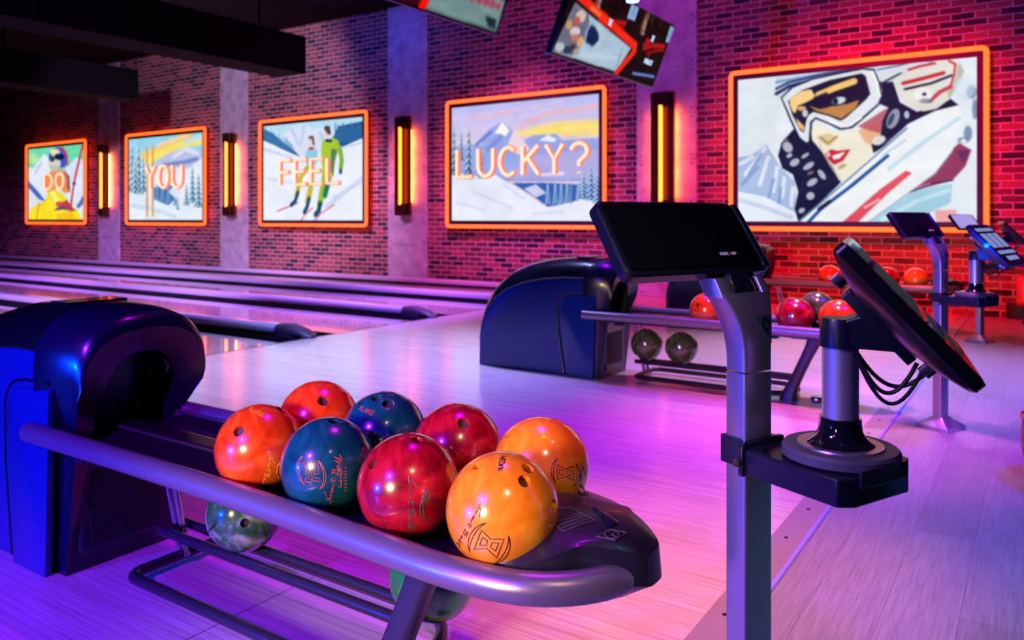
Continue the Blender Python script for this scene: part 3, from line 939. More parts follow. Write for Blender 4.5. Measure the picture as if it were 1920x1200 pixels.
# stroke letters on a 0..1 box (x, y up)
def arc(cx, cy, rx, ry, a0, a1, n=14):
    return [(cx + rx * math.cos(math.radians(a0 + (a1 - a0) * i / n)), cy + ry * math.sin(math.radians(a0 + (a1 - a0) * i / n))) for i in range(n + 1)]
GLYPH = {
    'A': [[(0, 0), (.5, 1), (1, 0)], [(.2, .38), (.8, .38)]],
    'B': [[(0, 0), (0, 1), (.6, 1), (.85, .87), (.85, .65), (.6, .53), (0, .53)], [(.6, .53), (.95, .4), (.95, .14), (.65, 0), (0, 0)]],
    'C': [arc(.55, .5, .55, .5, 50, 310)],
    'D': [[(0, 0), (0, 1), (.4, 1)] + arc(.4, .5, .6, .5, 90, -90) + [(0, 0)]],
    'E': [[(1, 1), (0, 1), (0, 0), (1, 0)], [(0, .52), (.8, .52)]],
    'F': [[(1, 1), (0, 1), (0, 0)], [(0, .52), (.8, .52)]],
    'G': [arc(.52, .5, .52, .5, 50, 340) + [(.6, .42)]],
    'H': [[(0, 0), (0, 1)], [(1, 0), (1, 1)], [(0, .5), (1, .5)]],
    'I': [[(.5, 0), (.5, 1)]],
    'J': [[(.9, 1), (.9, .25), (.6, 0), (.25, .05), (.05, .3)]],
    'K': [[(0, 0), (0, 1)], [(.95, 1), (.05, .45)], [(.3, .6), (1, 0)]],
    'L': [[(0, 1), (0, 0), (1, 0)]],
    'M': [[(0, 0), (0, 1), (.5, .35), (1, 1), (1, 0)]],
    'N': [[(0, 0), (0, 1), (1, 0), (1, 1)]],
    'O': [arc(.5, .5, .5, .5, 90, 450, 22)],
    'P': [[(0, 0), (0, 1), (.65, 1), (.95, .85), (.95, .6), (.65, .47), (0, .47)]],
    'Q': [arc(.5, .5, .5, .5, 90, 450, 22), [(.55, .3), (.95, -.05)]],
    'R': [[(0, 0), (0, 1), (.65, 1), (.95, .85), (.95, .62), (.65, .5), (0, .5)], [(.55, .5), (1, 0)]],
    'S': [arc(.5, .75, .45, .25, 40, 270) + arc(.5, .25, .45, .25, 90, -140)],
    'T': [[(0, 1), (1, 1)], [(.5, 1), (.5, 0)]],
    'U': [[(0, 1), (0, .4)] + arc(.5, .4, .5, .4, 180, 360) + [(1, .4), (1, 1)]],
    'V': [[(0, 1), (.5, 0), (1, 1)]],
    'X': [[(0, 0), (1, 1)], [(0, 1), (1, 0)]],
    'Y': [[(0, 1), (.5, .5), (1, 1)], [(.5, .5), (.5, 0)]],
    '?': [arc(.5, .74, .46, .26, 170, -60) + [(.5, .38), (.5, .24)], [(.5, .03), (.5, .0)]],
}
def text_strokes(s, width, height, gap=0.35, narrow={'I': .25}):
    """polylines of a word scaled to fill width x height, from (0,0)"""
    out, x = [], 0.0
    for ch in s:
        if ch == ' ':
            x += 0.7
            continue
        w = narrow.get(ch, 1.0)
        out.append([[(x + a * w, b) for a, b in pl] for pl in GLYPH[ch]])
        x += w + gap
    tot = x - gap
    return [[[(a / tot * width, b * height) for a, b in pl] for pl in g] for g in out]
def smooth_path(pl, it=1):
    return pl

M_NEON = emit('orange_neon', (1.0, 0.075, 0.008), 3.6)
M_HALO = emit('red_led_halo', (1.0, 0.012, 0.01), 9.0)
M_LETTER = emit('peach_neon_core', (1.0, 0.70, 0.42), 1.25)
M_LETTER_RIM = emit('red_halo_rim', (1.0, 0.20, 0.12), 0.95)  # red halo around the letters, put in as a wider glowing tube
M_SIGNBOX = mat('sign_case_dark', (0.02, 0.008, 0.008), 0.5)
M_PICT = picture_mat('backlit_print', 1.0)

SIGNS = [
    # x0, x1, painter, word, word px box (x0,y0,x1,y1), label
    (-21.608, -18.727, paint_rider, 'DO', (86, 326, 122, 354), 'light box with neon word DO over a helmeted skier in yellow, orange frame'),
    (-17.04, -14.128, paint_forest, 'YOU', (276, 311, 343, 352), 'light box with neon word YOU over snowy firs and upright skis, orange frame'),
    (-12.465, -9.616, paint_skiers, 'FEEL', (527, 299, 637, 345), 'light box with neon word FEEL over two skiers on a slope, orange frame'),
    (-7.899, -5.041, paint_lucky, 'LUCKY?', (859, 275, 1104, 328), 'light box with neon word LUCKY? over a snowy mountain sunset, orange frame'),
    (-3.30, -0.452, paint_woman, None, None, 'largest light box, close up of a goggled skier with white ski, orange frame'),
]
ZT, ZB = 2.94, 0.915
FY = WY - 0.15      # front plane of the neon frame
for (x0, x1, painter, word, wb, lab) in SIGNS:
    cxm = (x0 + x1) / 2
    t = thing('light_box_sign', lab, 'sign', (cxm, WY, (ZT + ZB) / 2), 0, 'ski picture light boxes on the brick wall')
    W, H = x1 - x0, ZT - ZB
    w2, h2 = W / 2, H / 2
    # case, standing off the wall
    MB().span((-w2 + 0.03, -0.125, -h2 + 0.03), (w2 - 0.03, -0.05, h2 - 0.03)).build('case', M_SIGNBOX, t, bevel=0.006)
    for (bx, bz) in ((-w2 + 0.4, -h2 + 0.4), (w2 - 0.4, -h2 + 0.4), (-w2 + 0.4, h2 - 0.4), (w2 - 0.4, h2 - 0.4)):
        MB().span((bx - 0.04, -0.05, bz - 0.04), (bx + 0.04, 0.0, bz + 0.04)).build('wall_bracket', M_SIGNBOX, t)
    # neon frame: square hose with rounded corners
    r = 0.027
    path = []
    a, b, cr = w2 - r, h2 - r, 0.05
    for (ccx, ccz, a0) in ((a - cr, b - cr, 0), (-a + cr, b - cr, 90), (-a + cr, -b + cr, 180), (a - cr, -b + cr, 270)):
        for i in range(5):
            an = math.radians(a0 + 90 * i / 4)
            path.append((ccx + cr * math.cos(an), -0.14, ccz + cr * math.sin(an)))
    MB().tube(path, r, 12, closed=True).build('neon_frame', M_NEON, t)
    # red led line behind the case
    lp = [(q[0] * (w2 - 0.10) / a, -0.04, q[2] * (h2 - 0.10) / b) for q in path]
    MB().tube(lp, 0.012, 8, closed=True).build('led_strip', M_HALO, t)
    P = painter()
    m = 0.118
    picture('picture', P, (-w2 + m, -0.13, h2 - m), (W - 2 * m, 0, 0), (0, 0, -(H - 2 * m)), M_PICT, t)
    # black inner edge
    e = MB()
    for lo, hi in (((-w2 + 0.06, -0.14, h2 - m), (w2 - 0.06, -0.125, h2 - 0.06)), ((-w2 + 0.06, -0.14, -h2 + 0.06), (w2 - 0.06, -0.125, -h2 + m)),
                   ((-w2 + 0.06, -0.14, -h2 + m), (-w2 + m, -0.125, h2 - m)), ((w2 - m, -0.14, -h2 + m), (w2 - 0.06, -0.125, h2 - m))):
        e.span(lo, hi)
    e.build('inner_edge', M_SIGNBOX, t)
    if word:
        A = on_y(wb[0], HY, FY - 0.02).x - cxm
        B = on_y(wb[2], HY, FY - 0.02).x - cxm
        xm = (wb[0] + wb[2]) / 2
        z0 = on_y(xm, wb[3], FY - 0.02).z - (ZT + ZB) / 2
        z1 = on_y(xm, wb[1], FY - 0.02).z - (ZT + ZB) / 2
        for g in text_strokes(word, B - A, z1 - z0, 0.45):
            core, rim = MB(), MB()
            for pl in g:
                core.tube([(A + q[0], -0.205, z0 + q[1]) for q in pl], 0.026, 10)
                rim.tube([(A + q[0], -0.172, z0 + q[1]) for q in pl], 0.043, 10)
            lt = core.build('neon_letter', M_LETTER, t)
            rim.build('letter_halo', M_LETTER_RIM, lt)

# ------------------------------------------------------------------ tube lamps on the pillars
M_TUBE = emit('amber_tube', (1.0, 0.17, 0.013), 6.0)
M_WASH = emit('orange_wash_strip', (1.0, 0.10, 0.02), 85.0)
M_BRONZE = mat('dark_bronze', (0.10, 0.035, 0.015), 0.32, 0.7)
SL = ['tallest looking amber tube wall lamp on the pillar right of the LUCKY sign',
      'amber tube wall lamp on the pillar between the FEEL and LUCKY signs',
      'amber tube wall lamp on the pillar between the YOU and FEEL signs',
      'smallest looking amber tube wall lamp between the DO and YOU signs']
for k, (x, lab) in enumerate(zip(PX, SL)):
    t = thing('wall_lamp', lab, 'lamp', (x, WY - 0.03, 1.935), 0, 'amber tube lamps on the pillars')
    b = MB()
    b.span((-0.155, -0.105, -0.82), (0.155, -0.075, 0.82))
    b.build('back_plate', M_BRONZE, t, bevel=0.004)
    for s in (-1, 1):
        MB().span((s * 0.155 - 0.008, -0.135, -0.82), (s * 0.155 + 0.008, -0.075, 0.82)).build('side_flange', M_BRONZE, t)
        MB().span((-0.12, -0.185, s * 0.72 - 0.10), (0.12, -0.10, s * 0.72 + 0.10)).build('end_box', M_BRONZE, t, bevel=0.006)
        MB().span((-0.05, -0.075, s * 0.5 - 0.05), (0.05, 0.0, s * 0.5 + 0.05)).build('wall_spacer', M_BRONZE, t)
        # slim strip behind each flange washing the pillar
        MB().tube([(s * 0.135, -0.055, -0.60), (s * 0.135, -0.055, 0.60)], 0.012, 8).build('wash_strip', M_WASH, t)
    MB().tube([(0, -0.175, -0.64), (0, -0.175, 0.64)], 0.026, 14).build('amber_tube', M_TUBE, t)

# ------------------------------------------------------------------ screens over the lanes
def tv_xf(tl, tr, br, bl):
    # bilinear inverse by solving the plane mapping (homography)
    src = [tl, tr, br, bl]
    dst = [(0, 0), (1, 0), (1, 1), (0, 1)]
    A, b = [], []
    for (x, y), (u, v) in zip(src, dst):
        A += [[x, y, 1, 0, 0, 0, -u * x, -u * y], [0, 0, 0, x, y, 1, -v * x, -v * y]]
        b += [u, v]
    h = np.linalg.solve(np.array(A, float), np.array(b, float))
    def f(x, y):
        w = h[6] * x + h[7] * y + 1
        return (h[0] * x + h[1] * y + h[2]) / w, (h[3] * x + h[4] * y + h[5]) / w
    return f
def paint_tv_right():
    P = Paint(190, 64, tv_xf((215, -150), (1660, 345), (1415, 1112), (75, 700)), (22, 4, 8))
    for dx, dy, s in ((0, 0, 1.0), (650, 285, 0.92)):
        f = lambda x, y: (540 + dx + (x - 540) * s, 100 + dy + (y - 100) * s)
        P.stroke([f(560, -60), f(520, 60), f(510, 140)], 70, (120, 84, 66), 0.9, 2)
        P.stroke([f(540, 20), f(530, 120)], 34, (190, 146, 120), 0.8, 2)
        P.stroke([f(660, -40), f(640, 40)], 40, (60, 36, 28), 0.8, 3)
        P.stroke([f(790, -60), f(800, 60)], 40, (48, 22, 26), 0.8, 3)
        P.ell(f(525, 180), 20, 18, (200, 150, 220), 0.9)
        P.poly([f(975, 50), f(1080, 90), f(1030, 315), f(915, 280)], (150, 176, 224))
        P.poly([f(985, 100), f(1045, 120), f(1010, 260), f(955, 245)], (110, 160, 196), 0.8)
        P.stroke([f(600, 260), f(650, 290), f(560, 330)], 34, (190, 16, 22), 0.95)
        P.stroke([f(570, 380), f(700, 340), f(790, 340), f(900, 350)], 34, (200, 14, 20), 0.95)
        P.stroke([f(620, 440), f(800, 400), f(890, 400)], 26, (170, 10, 18), 0.9)
        P.stroke([f(660, 440), f(650, 520)], 20, (190, 14, 20), 0.9)
    for i in range(12):
        P.stroke([(1100 + i * 27, 938 + i * 4.4), (1116 + i * 27, 942 + i * 4.4)], 22, (110, 140, 220), 0.9, 0)
    # snowy picture, lower left
    P.poly([(240, 160), (1030, 640), (860, 915), (80, 690)], (176, 202, 222))
    P.poly([(240, 160), (420, 270), (450, 420), (380, 640), (300, 735), (80, 690)], (110, 110, 130), 1, 2)
    for c, rx, ry, col in (((330, 300), 60, 70, (226, 196, 190)), ((290, 360), 40, 60, (190, 90, 80)), ((210, 400), 34, 50, (226, 170, 110)), ((290, 470), 60, 50, (230, 210, 220)),
                           ((370, 580), 40, 60, (224, 176, 120)), ((300, 540), 40, 40, (210, 120, 100)), ((240, 670), 50, 40, (20, 50, 84)), ((150, 640), 50, 50, (190, 206, 210)),
                           ((440, 500), 30, 90, (150, 170, 200)), ((290, 640), 36, 34, (90, 40, 60)), ((340, 690), 30, 40, (180, 170, 150))):
        P.ell(c, rx, ry, col, 0.95, 1)
    P.poly([(470, 380), (560, 440), (590, 560), (520, 630), (430, 580), (440, 460)], (14, 36, 84), 1, 2)
    P.stroke([(560, 420), (640, 480), (590, 600)], 40, (190, 206, 216), 0.9, 2)
    P.stroke([(420, 720), (850, 760)], 40, (206, 222, 234), 0.7, 3)
    P.stroke([(910, 640), (860, 860)], 12, (120, 130, 170), 0.8, 2)
    P.stroke([(285, 80), (1080, 610)], 62, (255, 40, 14))
    P.stroke([(1070, 600), (1080, 680), (870, 930)], 56, (255, 40, 14))
    P.stroke([(440, 200), (560, 270)], 30, (255, 120, 60), 0.9)
    P.mottle(3, 18)
    return P
def paint_tv_left():
    # coordinates in the 720..980 x 0..90 crop at 7.385
    P = Paint(190, 64, tv_xf((300, -900), (1870, -420), (1610, 520), (60, 10)), (14, 10, 30))
    P.poly([(-200, -700), (560, -500), (540, 160), (60, 10)], (20, 60, 170), 1, 3)
    P.ell((270, 40), 90, 60, (200, 226, 250), 0.9, 3, 0.4)
    P.ell((480, 80), 70, 60, (60, 150, 220), 0.9, 3)
    P.stroke([(560, 90), (640, 10)], 26, (190, 170, 190), 0.9)
    P.poly([(640, -300), (1060, -200), (930, 290), (600, 190)], (70, 6, 16), 1, 3)
    P.poly([(1060, -300), (1760, -150), (1600, 500), (960, 300)], (120, 150, 150), 1, 3)
    P.poly([(1400, -300), (1760, -200), (1690, 150), (1480, 120), (1390, 0)], (24, 44, 60), 1, 2)
    P.poly([(1180, 60), (1640, 200), (1620, 250), (1160, 120)], (170, 40, 70), 0.6, 2)
    for i in range(9):
        x = 1120 + i * 62
        P.stroke([(x + 20, 20 + i * 21), (x, 130 + i * 15)], 20, (190, 44, 80), 0.9)
    P.stroke([(1430, -20), (1700, 40)], 60, (200, 226, 236), 0.9)
    P.poly([(1490, 330), (1600, 360), (1590, 470), (1520, 440)], (20, 40, 50), 1, 2)
    P.stroke([(1080, -60), (950, 280)], 62, (255, 24, 14))
    P.stroke([(870, 110), (980, 170)], 40, (190, 150, 226), 0.9)
    P.mottle(4, 18)
    return P
M_SCR = picture_mat('screen_image', 0.9)
M_TVCASE = mat('black_screen_case', (0.006, 0.006, 0.008), 0.35)
M_TVLIP = mat('pale_highlight_lip', (0.55, 0.40, 0.45), 0.4)  # pinkish highlight along the lip is put into its colour
M_WHITETXT = emit('white_screen_text', (0.55, 0.75, 1.0), 0.9)
M_WHITETXT2 = emit('dim_screen_text', (0.35, 0.5, 0.8), 0.7)
TVX = -3.0
TVW, TVH = 1.83, 0.575
TILT = math.radians(22)
def tv(name, lab, y0, zb, P, lines):
    """screen facing +X tilted down; lower left corner at (TVX, y0, zb)"""
    t = thing(name, lab, 'screen', (TVX, y0, zb), 0, 'screens hanging above the approach')
    up = Vector((math.sin(TILT), 0, math.cos(TILT)))
    nrm = Vector((math.cos(TILT), 0, -math.sin(TILT)))
    R = Matrix((nrm, Vector((0, 1, 0)), up)).transposed()
    c = MB()
    c.box(up * TVH / 2 + Vector((0, TVW / 2, 0)) - nrm * 0.032, (0.05, TVW + 0.02, TVH + 0.02), R)
    c.build('case', M_TVCASE, t, bevel=0.004)
    MB().box(Vector((0, TVW / 2, 0)) - nrm * 0.03 - up * 0.014, (0.06, TVW + 0.02, 0.008), R).build('lower_lip', M_TVLIP, t)
    picture('screen_picture', P, up * TVH, (0, TVW, 0), -up * TVH, M_SCR, t)
    for (s, u0, v0, w, h, m, th) in lines:
        tx = MB()
        for g in text_strokes(s, w, h, 0.3):
            for pl in g:
                tx.tube([nrm * 0.003 + up * (TVH * (1 - v0) + q[1]) + Vector((0, TVW * u0 + q[0], 0)) for q in pl], th, 6)
        tx.build('screen_text', m, t)
    for yy in (0.4, TVW - 0.4):
        b = up * (TVH * 0.6) + Vector((0, yy, 0)) - nrm * 0.05
        MB().tube([b, b + Vector((-0.08, 0, 0.12)), Vector((b.x - 0.08, yy, 4.65 - zb))], 0.018, 8).build('hanger_pole', M_TVCASE, t)
        MB().box(b, (0.05, 0.12, 0.2), R).build('hanger_plate', M_TVCASE, t)
    return t
tv('display_screen', 'hanging screen with red neon chevron over a snowy picture, right of the other', 5.02, 2.30, paint_tv_right(),
   [('THE', .355, .40, .055, .05, M_WHITETXT, .004), ('THE', .80, .36, .05, .05, M_WHITETXT, .004),
    ('PROJECT', .81, .70, .16, .04, M_WHITETXT, .0045)])
tv('display_screen', 'hanging screen cut by the top of the photo, blue left half', 2.48, 2.30, paint_tv_left(),
   [('ONLINE OR AT THE FRONT', .55, .62, .70, .035, M_WHITETXT, .004),])
# blue stage light above the right screen
t = thing('stage_light', 'small stage light with blue white lens above the right hanging screen', 'light', (-2.55, 5.45, 2.71))
MB().lathe([(0.03, 0.0), (0.07, 0.02), (0.08, 0.16), (0.05, 0.2)], seg=20).build('can', M_TVCASE, t)
MB().lathe([(0.0, -0.006), (0.045, -0.004), (0.05, 0.004)], seg=18).build('lens', emit('blue_white_lens', (0.25, 0.3, 1.0), 6.0), t)
MB().tube([(0, 0, 0.2), (0, 0, 1.94)], 0.015, 8).build('hanger', M_TVCASE, t)

# ------------------------------------------------------------------ ball returns
def plastic(name, color, rough, coat):
    m = mat(name, color, rough, 0.0, coat, noise=0.03, scale=12)
    return m
M_HOOD = plastic('navy_hood_plastic', (0.004, 0.022, 0.16), 0.30, 0.35)
M_BEZEL = plastic('black_hood_trim', (0.004, 0.006, 0.020), 0.25, 0.2)
M_COVER = plastic('black_top_cover', (0.004, 0.005, 0.008), 0.24, 0.5)
M_MOUTH = mat('mouth_dark_lining', (0.004, 0.004, 0.005), 0.6)
M_TRAY = plastic('black_tray_plastic', (0.010, 0.009, 0.012), 0.22, 0.3)
M_RAIL = mat('satin_grey_rail', (0.27, 0.21, 0.25), 0.33, 0.7, noise=0.04, scale=80)
M_DARKTUBE = mat('dark_grey_tube', (0.085, 0.065, 0.075), 0.25, 0.7)
M_LEG = mat('charcoal_leg', (0.045, 0.036, 0.055), 0.35, 0.5)
M_NOSEC = plastic('charcoal_end_cap', (0.010, 0.009, 0.013), 0.36, 0.1)
M_TRIMLINE = mat('grey_emboss', (0.09, 0.065, 0.08), 0.35, 0.4)
M_CHROME = mat('chrome_post', (0.6, 0.6, 0.62), 0.12, 1.0)

def lerp(tab, x):
    if x <= tab[0][0]:
        return tab[0][1]
    for (a, va), (b, vb) in zip(tab[:-1], tab[1:]):
        if x <= b:
            t = (x - a) / (b - a)
            return va + (vb - va) * t
    return tab[-1][1]
HTOP = [(-3.43, .34), (-3.415, .42), (-3.37, .53), (-3.29, .625), (-3.18, .70), (-3.04, .752), (-2.88, .785), (-2.70, .802), (-2.56, .803), (-2.48, .788), (-2.44, .765), (-2.415, .735), (-2.408, .716)]
HK, HO = 0.93, 0.02
def arch(h, w0, w1, x, n=16, zs_drop=0.22, e=2.5, lean=0.0):
    return [(p[0], p[1] * HK + HO, p[2]) for p in arch_(h, w0, w1, x, n, zs_drop, e)]
def arch_(h, w0, w1, x, n, zs_drop, e):
    """section open at the floor: from (-w0,0) over the top to (w0,0)"""
    zs = max(0.1, h - zs_drop)
    pts = [(x, -w0, 0.0), (x, -(w0 * .5 + w1 * .5), zs * 0.5)]
    for i in range(2 * n + 1):
        a = -PI / 2 + PI * i / (2 * n)
        y = w1 * math.copysign(abs(math.sin(a)) ** (2 / e), a)
        z = zs + (h - zs) * abs(math.cos(a)) ** (2 / e)
        pts.append((x, y, z))
    pts += [(x, w0 * .5 + w1 * .5, zs * 0.5), (x, w0, 0.0)]
    return pts

def cap_surface(x, y):
    """height of the end cap over the floor, local coordinates"""
    ys = min(1.0, abs(y) / 0.195)
    t = (x + 0.84) / 0.26
    t = max(0, min(1.25, t))
    ridge = 0.516 - 0.010 * t - 0.030 * max(0, t - 0.55) ** 1.5 * 2
    edge = 0.446
    return edge + (ridge - edge) * (1 - ys ** 2.2)
def CW(y):
    return -0.055 + 1.033 * y + 0.678 * y * y
def cap_x0(y):
    b = math.exp(-((y + 0.095) / 0.050) ** 2) + math.exp(-((y - 0.150) / 0.045) ** 2)
    return -0.850 + 0.080 * b - 0.05 * max(0, (abs(y) - 0.15) / 0.04)
def ell_x(y, rx, ry):
    return -0.84 + rx * math.sqrt(max(0, 1 - (y / ry) ** 2))
def cap_x1(y):
    inner, outer = ell_x(y, 0.184, 0.190), ell_x(y, 0.256, 0.250)
    k = max(0, min(1, (0.110 - abs(y)) / 0.09))
    k = k * k * (3 - 2 * k)
    return inner + (outer - inner) * k

LEGSEC = ((-1.085, 0.370, .095, .080), (-1.105, 0.33, .078, .066), (-1.143, 0.25, .070, .060), (-1.188, 0.15, .070, .060), (-1.222, 0.075, .078, .062), (-1.240, 0.03, .090, .068), (-1.245, 0.0, .100, .072))
RC = 1.395
PITCH = 3.485
def make_return(label):
    root = thing('ball_return', label, 'ball return', (0, RC, 0), 0, 'ball returns with blue hoods')
    # hood body, open where the mouth is
    b = MB()
    secs = []
    for x, h in HTOP:
        if x > -2.54:
            break
        w = 0.232 - 0.02 * max(0, (-3.3 - x) / 0.13)
        secs.append(arch(h, 0.215, w, x))
    secs.append(arch(0.800, 0.215, 0.230, -2.52))
    b.loft(secs, False, False)
    n = len(secs[0])
    b.add(secs[0], [tuple(range(n))])
    b.add(secs[-1], [tuple(range(n))])
    hood = b.build('hood', M_HOOD, root, angle=50)
    tc = MB()
    top = []
    for sct in secs:
        zt = max(q[2] for q in sct)
        sel = [q for q in sct[2:-2] if q[2] > zt - 0.145]
        m_ = len(sct[2:-2])
        k0 = 3
        sel = sct[2 + k0:len(sct) - 2 - k0]
        top.append([(q[0] - 0.003, HO + (q[1] - HO) * 1.016, q[2] + 0.004) for q in sel])
    back_ = [(q[0] - 0.004, q[1], q[2] - 0.02) for q in top[0]]
    tc.loft([back_] + top, False, False)
    cov = tc.build('top_cover', M_COVER, root, angle=60)
    sm = cov.modifiers.new('thickness', 'SOLIDIFY')
    sm.thickness = 0.006
    sm.offset = -1
    # front trim band with the face and the mouth
    f = MB()
    fs = []
    for x, h in [(-2.55, .804), (-2.52, .806), (-2.47, .796), (-2.435, .780), (-2.415, .762), (-2.407, .744), (-2.405, .732)]:
        k = 1 - max(0, x + 2.46) / 0.055 * 0.06
        a_ = arch(h, 0.200 if x > -2.5 else 0.222, 0.242 * k, x, 16, 0.20)
        if x > -2.5:
            a_[1] = (x, -0.196 * HK + HO, 0.46)
            a_[-2] = (x, 0.190 * HK + HO, 0.46)
        fs.append(a_)
    def lean(P):
        out = []
        for x, y, z in P:
            k = max(0, min(1, (x + 2.53) / 0.10))
            u = max(0, min(1, (z - 0.44) / 0.14))
            out.append((x + k * 0.055 * (z - 0.25) / 0.45, y + k * (0.034 * u * u * (3 - 2 * u)), z))
        return out
    fs = [lean(q) for q in fs]
    # mouth loop with the same number of points
    mo = []
    for (x, y, z) in arch(0.655, 0.128, 0.130, -2.42, zs_drop=0.14, e=2.2):
        mo.append((x - 0.012, y, 0.365 + (z) * (0.655 - 0.365) / 0.655 if z < 0.51 else z))
    mo = lean(mo)
    f.loft(fs, False, False)
    outer = fs[-1]
    # inner face: from outer arch to mouth arch
    f.loft([outer, mo], False, False)
    # strip below the mouth
    f.add([outer[0], mo[0], mo[-1], outer[-1]], [(0, 1, 2, 3)])
    f.build('front_bezel', M_BEZEL, root, angle=45)
    t = MB()
    back = [(-2.85, y, 0.365 + (z - 0.365) * 0.9) for (x, y, z) in mo]
    t.loft([mo, back], False, False)
    t.add(back, [tuple(range(len(back)))])
    t.add([mo[0], mo[-1], back[-1], back[0]], [(0, 1, 2, 3)])
    t.build('mouth', M_MOUTH, root)
    for s in (-1, 1):
        MB().tube([(-2.385, 0.02 + s * 0.112, 0.575), (-2.381, 0.02 + s * 0.115, 0.60), (-2.389, 0.02 + s * 0.102, 0.615)], 0.004, 8).build('mouth_clip', M_TRIMLINE, root)
    # low door under the mouth
    d = MB().span((-2.46, -0.13, 0.05), (-2.424, 0.16, 0.335)).build('access_door', M_BEZEL, root, bevel=0.012)
    MB().span((-2.426, -0.10, 0.085), (-2.420, 0.13, 0.30)).build('door_inset', M_MOUTH, d, bevel=0.004)
    # raised side panels
    def side_outline(g):
        pts = [(-2.50 + 0.02, 0.0), (-2.50 + 0.04, 0.565 - g)]
        pts += [(-2.60, 0.563 - g)]
        for i in range(9):
            a = PI / 2 + PI / 2 * i / 8
            pts.append((-2.635 + (0.105 - g) * math.cos(a), 0.445 + (0.112 - g) * math.sin(a)))
        pts += [(-2.735 + g, 0.30), (-2.69 + g, 0.0)]
        return pts
    for s in (-1, 1):
        pnl = MB()
        y0, y1 = HO + s * 0.205, HO + s * 0.224
        secs2 = [[(q[0], yy, q[1]) for q in side_outline(g)] for yy, g in ((y0, 0.0), (y1 - s * 0.006, 0.004), (y1, 0.014))]
        if s < 0:
            secs2 = secs2[::-1]
        pnl.loft(secs2)
        sp = pnl.build('side_panel', M_HOOD, root, angle=60)
        MB().tube([(q[0] - 0.018, HO + s * 0.212, q[1] + 0.014) for q in side_outline(0.0)[1:]], 0.007, 8).build('panel_bead', M_BEZEL, sp)
    # top slots
    v = MB()
    for i in range(5):
        v.span((-2.66 + i * 0.022, -0.10, 0.800), (-2.65 + i * 0.022, 0.10, 0.8105))
    v.build('top_vent', M_BEZEL, root)
    # U shaped rail
    ctrl = [(-2.545, -.218), (-2.2, -.217), (-1.8, -.217), (-1.5, -.223), (-1.33, -.230), (-1.2, -.238), (-1.04, -.248), (-0.91, -.254), (-0.785, -.241), (-0.705, -.203), (-0.648, -.141), (-0.624, -.065), (-0.632, .005),
            (-0.662, .061), (-0.712, .116), (-0.787, .163), (-0.880, .190), (-1.04, .204), (-1.3, .210), (-1.8, .212), (-2.2, .212), (-2.425, .212)]
    path = []
    for k in range(len(ctrl) - 1):
        p0, p1, p2, p3 = [Vector(ctrl[min(max(q, 0), len(ctrl) - 1)]) for q in (k - 1, k, k + 1, k + 2)]
        for i in range(4):
            t = i / 4
            q = 0.5 * ((2 * p1) + (p2 - p0) * t + (2 * p0 - 5 * p1 + 4 * p2 - p3) * t * t + (3 * p1 - p0 - 3 * p2 + p3) * t ** 3)
            path.append((q.x, q.y, 0.43))
    path.append((*ctrl[-1], 0.43))
    MB().tube(path, 0.0295, 20).build('rail', M_RAIL, root)
    for s in (-1, 1):
        for x in (-2.30, -1.3):
            MB().span((x - 0.03, s * 0.15, 0.372), (x + 0.03, s * 0.200, 0.386)).build('rail_bracket', M_LEG, root, bevel=0.008)
    # tray with two ball tracks
    tr = MB()
    prof = []
    def groove(c):
        return [(c + 0.075 * (i / 8 - 1) if i < 8 else c, 0) for i in range(0)]
    secs = []
    for x in (-2.50, -2.0, -1.6, -1.45, -1.3, -1.15, -1.0, -0.90, -0.82):
        yn = lerp([(-2.5, -.185), (-1.6, -.187), (-1.2, -.206), (-0.9, -.223), (-0.8, -.214)], x)
        yf = lerp([(-2.5, .181), (-1.3, .180), (-1.0, .170), (-0.82, .145)], x)
        gf = lerp([(-1.6, -.098), (-0.86, -.147)], x)
        zo = lerp([(-1.6, 0.0), (-0.86, 0.0185)], x)
        prof = []
        for y in np.linspace(yn, yf, 75):
            d1 = min(abs(y - gf), abs(y - 0.115))
            z = 0.3925 + (zo if y < -0.02 else 0.02) + max(0, d1 - 0.012) ** 1.2 * 0.62
            if y < yn + 0.010 or y > yf - 0.010:
                z = 0.432
            prof.append((x, float(y), float(min(z, 0.434))))
        secs.append(prof + [(x, yf, 0.388), (x, yn, 0.388)])
    tr.loft(secs)
    tray = tr.build('tray', M_TRAY, root, angle=25)
    tip = MB()
    pl = [(-0.82, -0.214)] + [(ell_x(0.184 * math.sin(a), 0.176, 0.1845), CW(0.184 * math.sin(a))) for a in [-PI / 2 + PI * i / 20 for i in range(1, 20)]] + [(-0.82, 0.145)]
    tip.prism(pl, 0.3945, 0.400)
    tip.build('tray_tip', M_TRAY, tray)
    # dark trim strips inside the rail
    for lp_ in ([(-2.4, -.180, .434), (-1.6, -.182, .434), (-1.2, -.201, .434), (-0.9, -.218, .434), (-0.83, -.211, .434)], [(-2.4, .176, .434), (-1.3, .175, .434), (-1.0, .165, .434), (-0.84, .143, .434)]):
        MB().tube(lp_, 0.006, 8).build('track_lip', M_TRIMLINE, tray)
    for y in (-0.02, 0.035):
        MB().tube([(-2.45, y, 0.4255), (-0.9, y, 0.4255)], 0.0045, 8).build('centre_lip', M_TRIMLINE, tray)
    # end cap
    e = MB()
    NU, NV = 26, 41
    rows = []
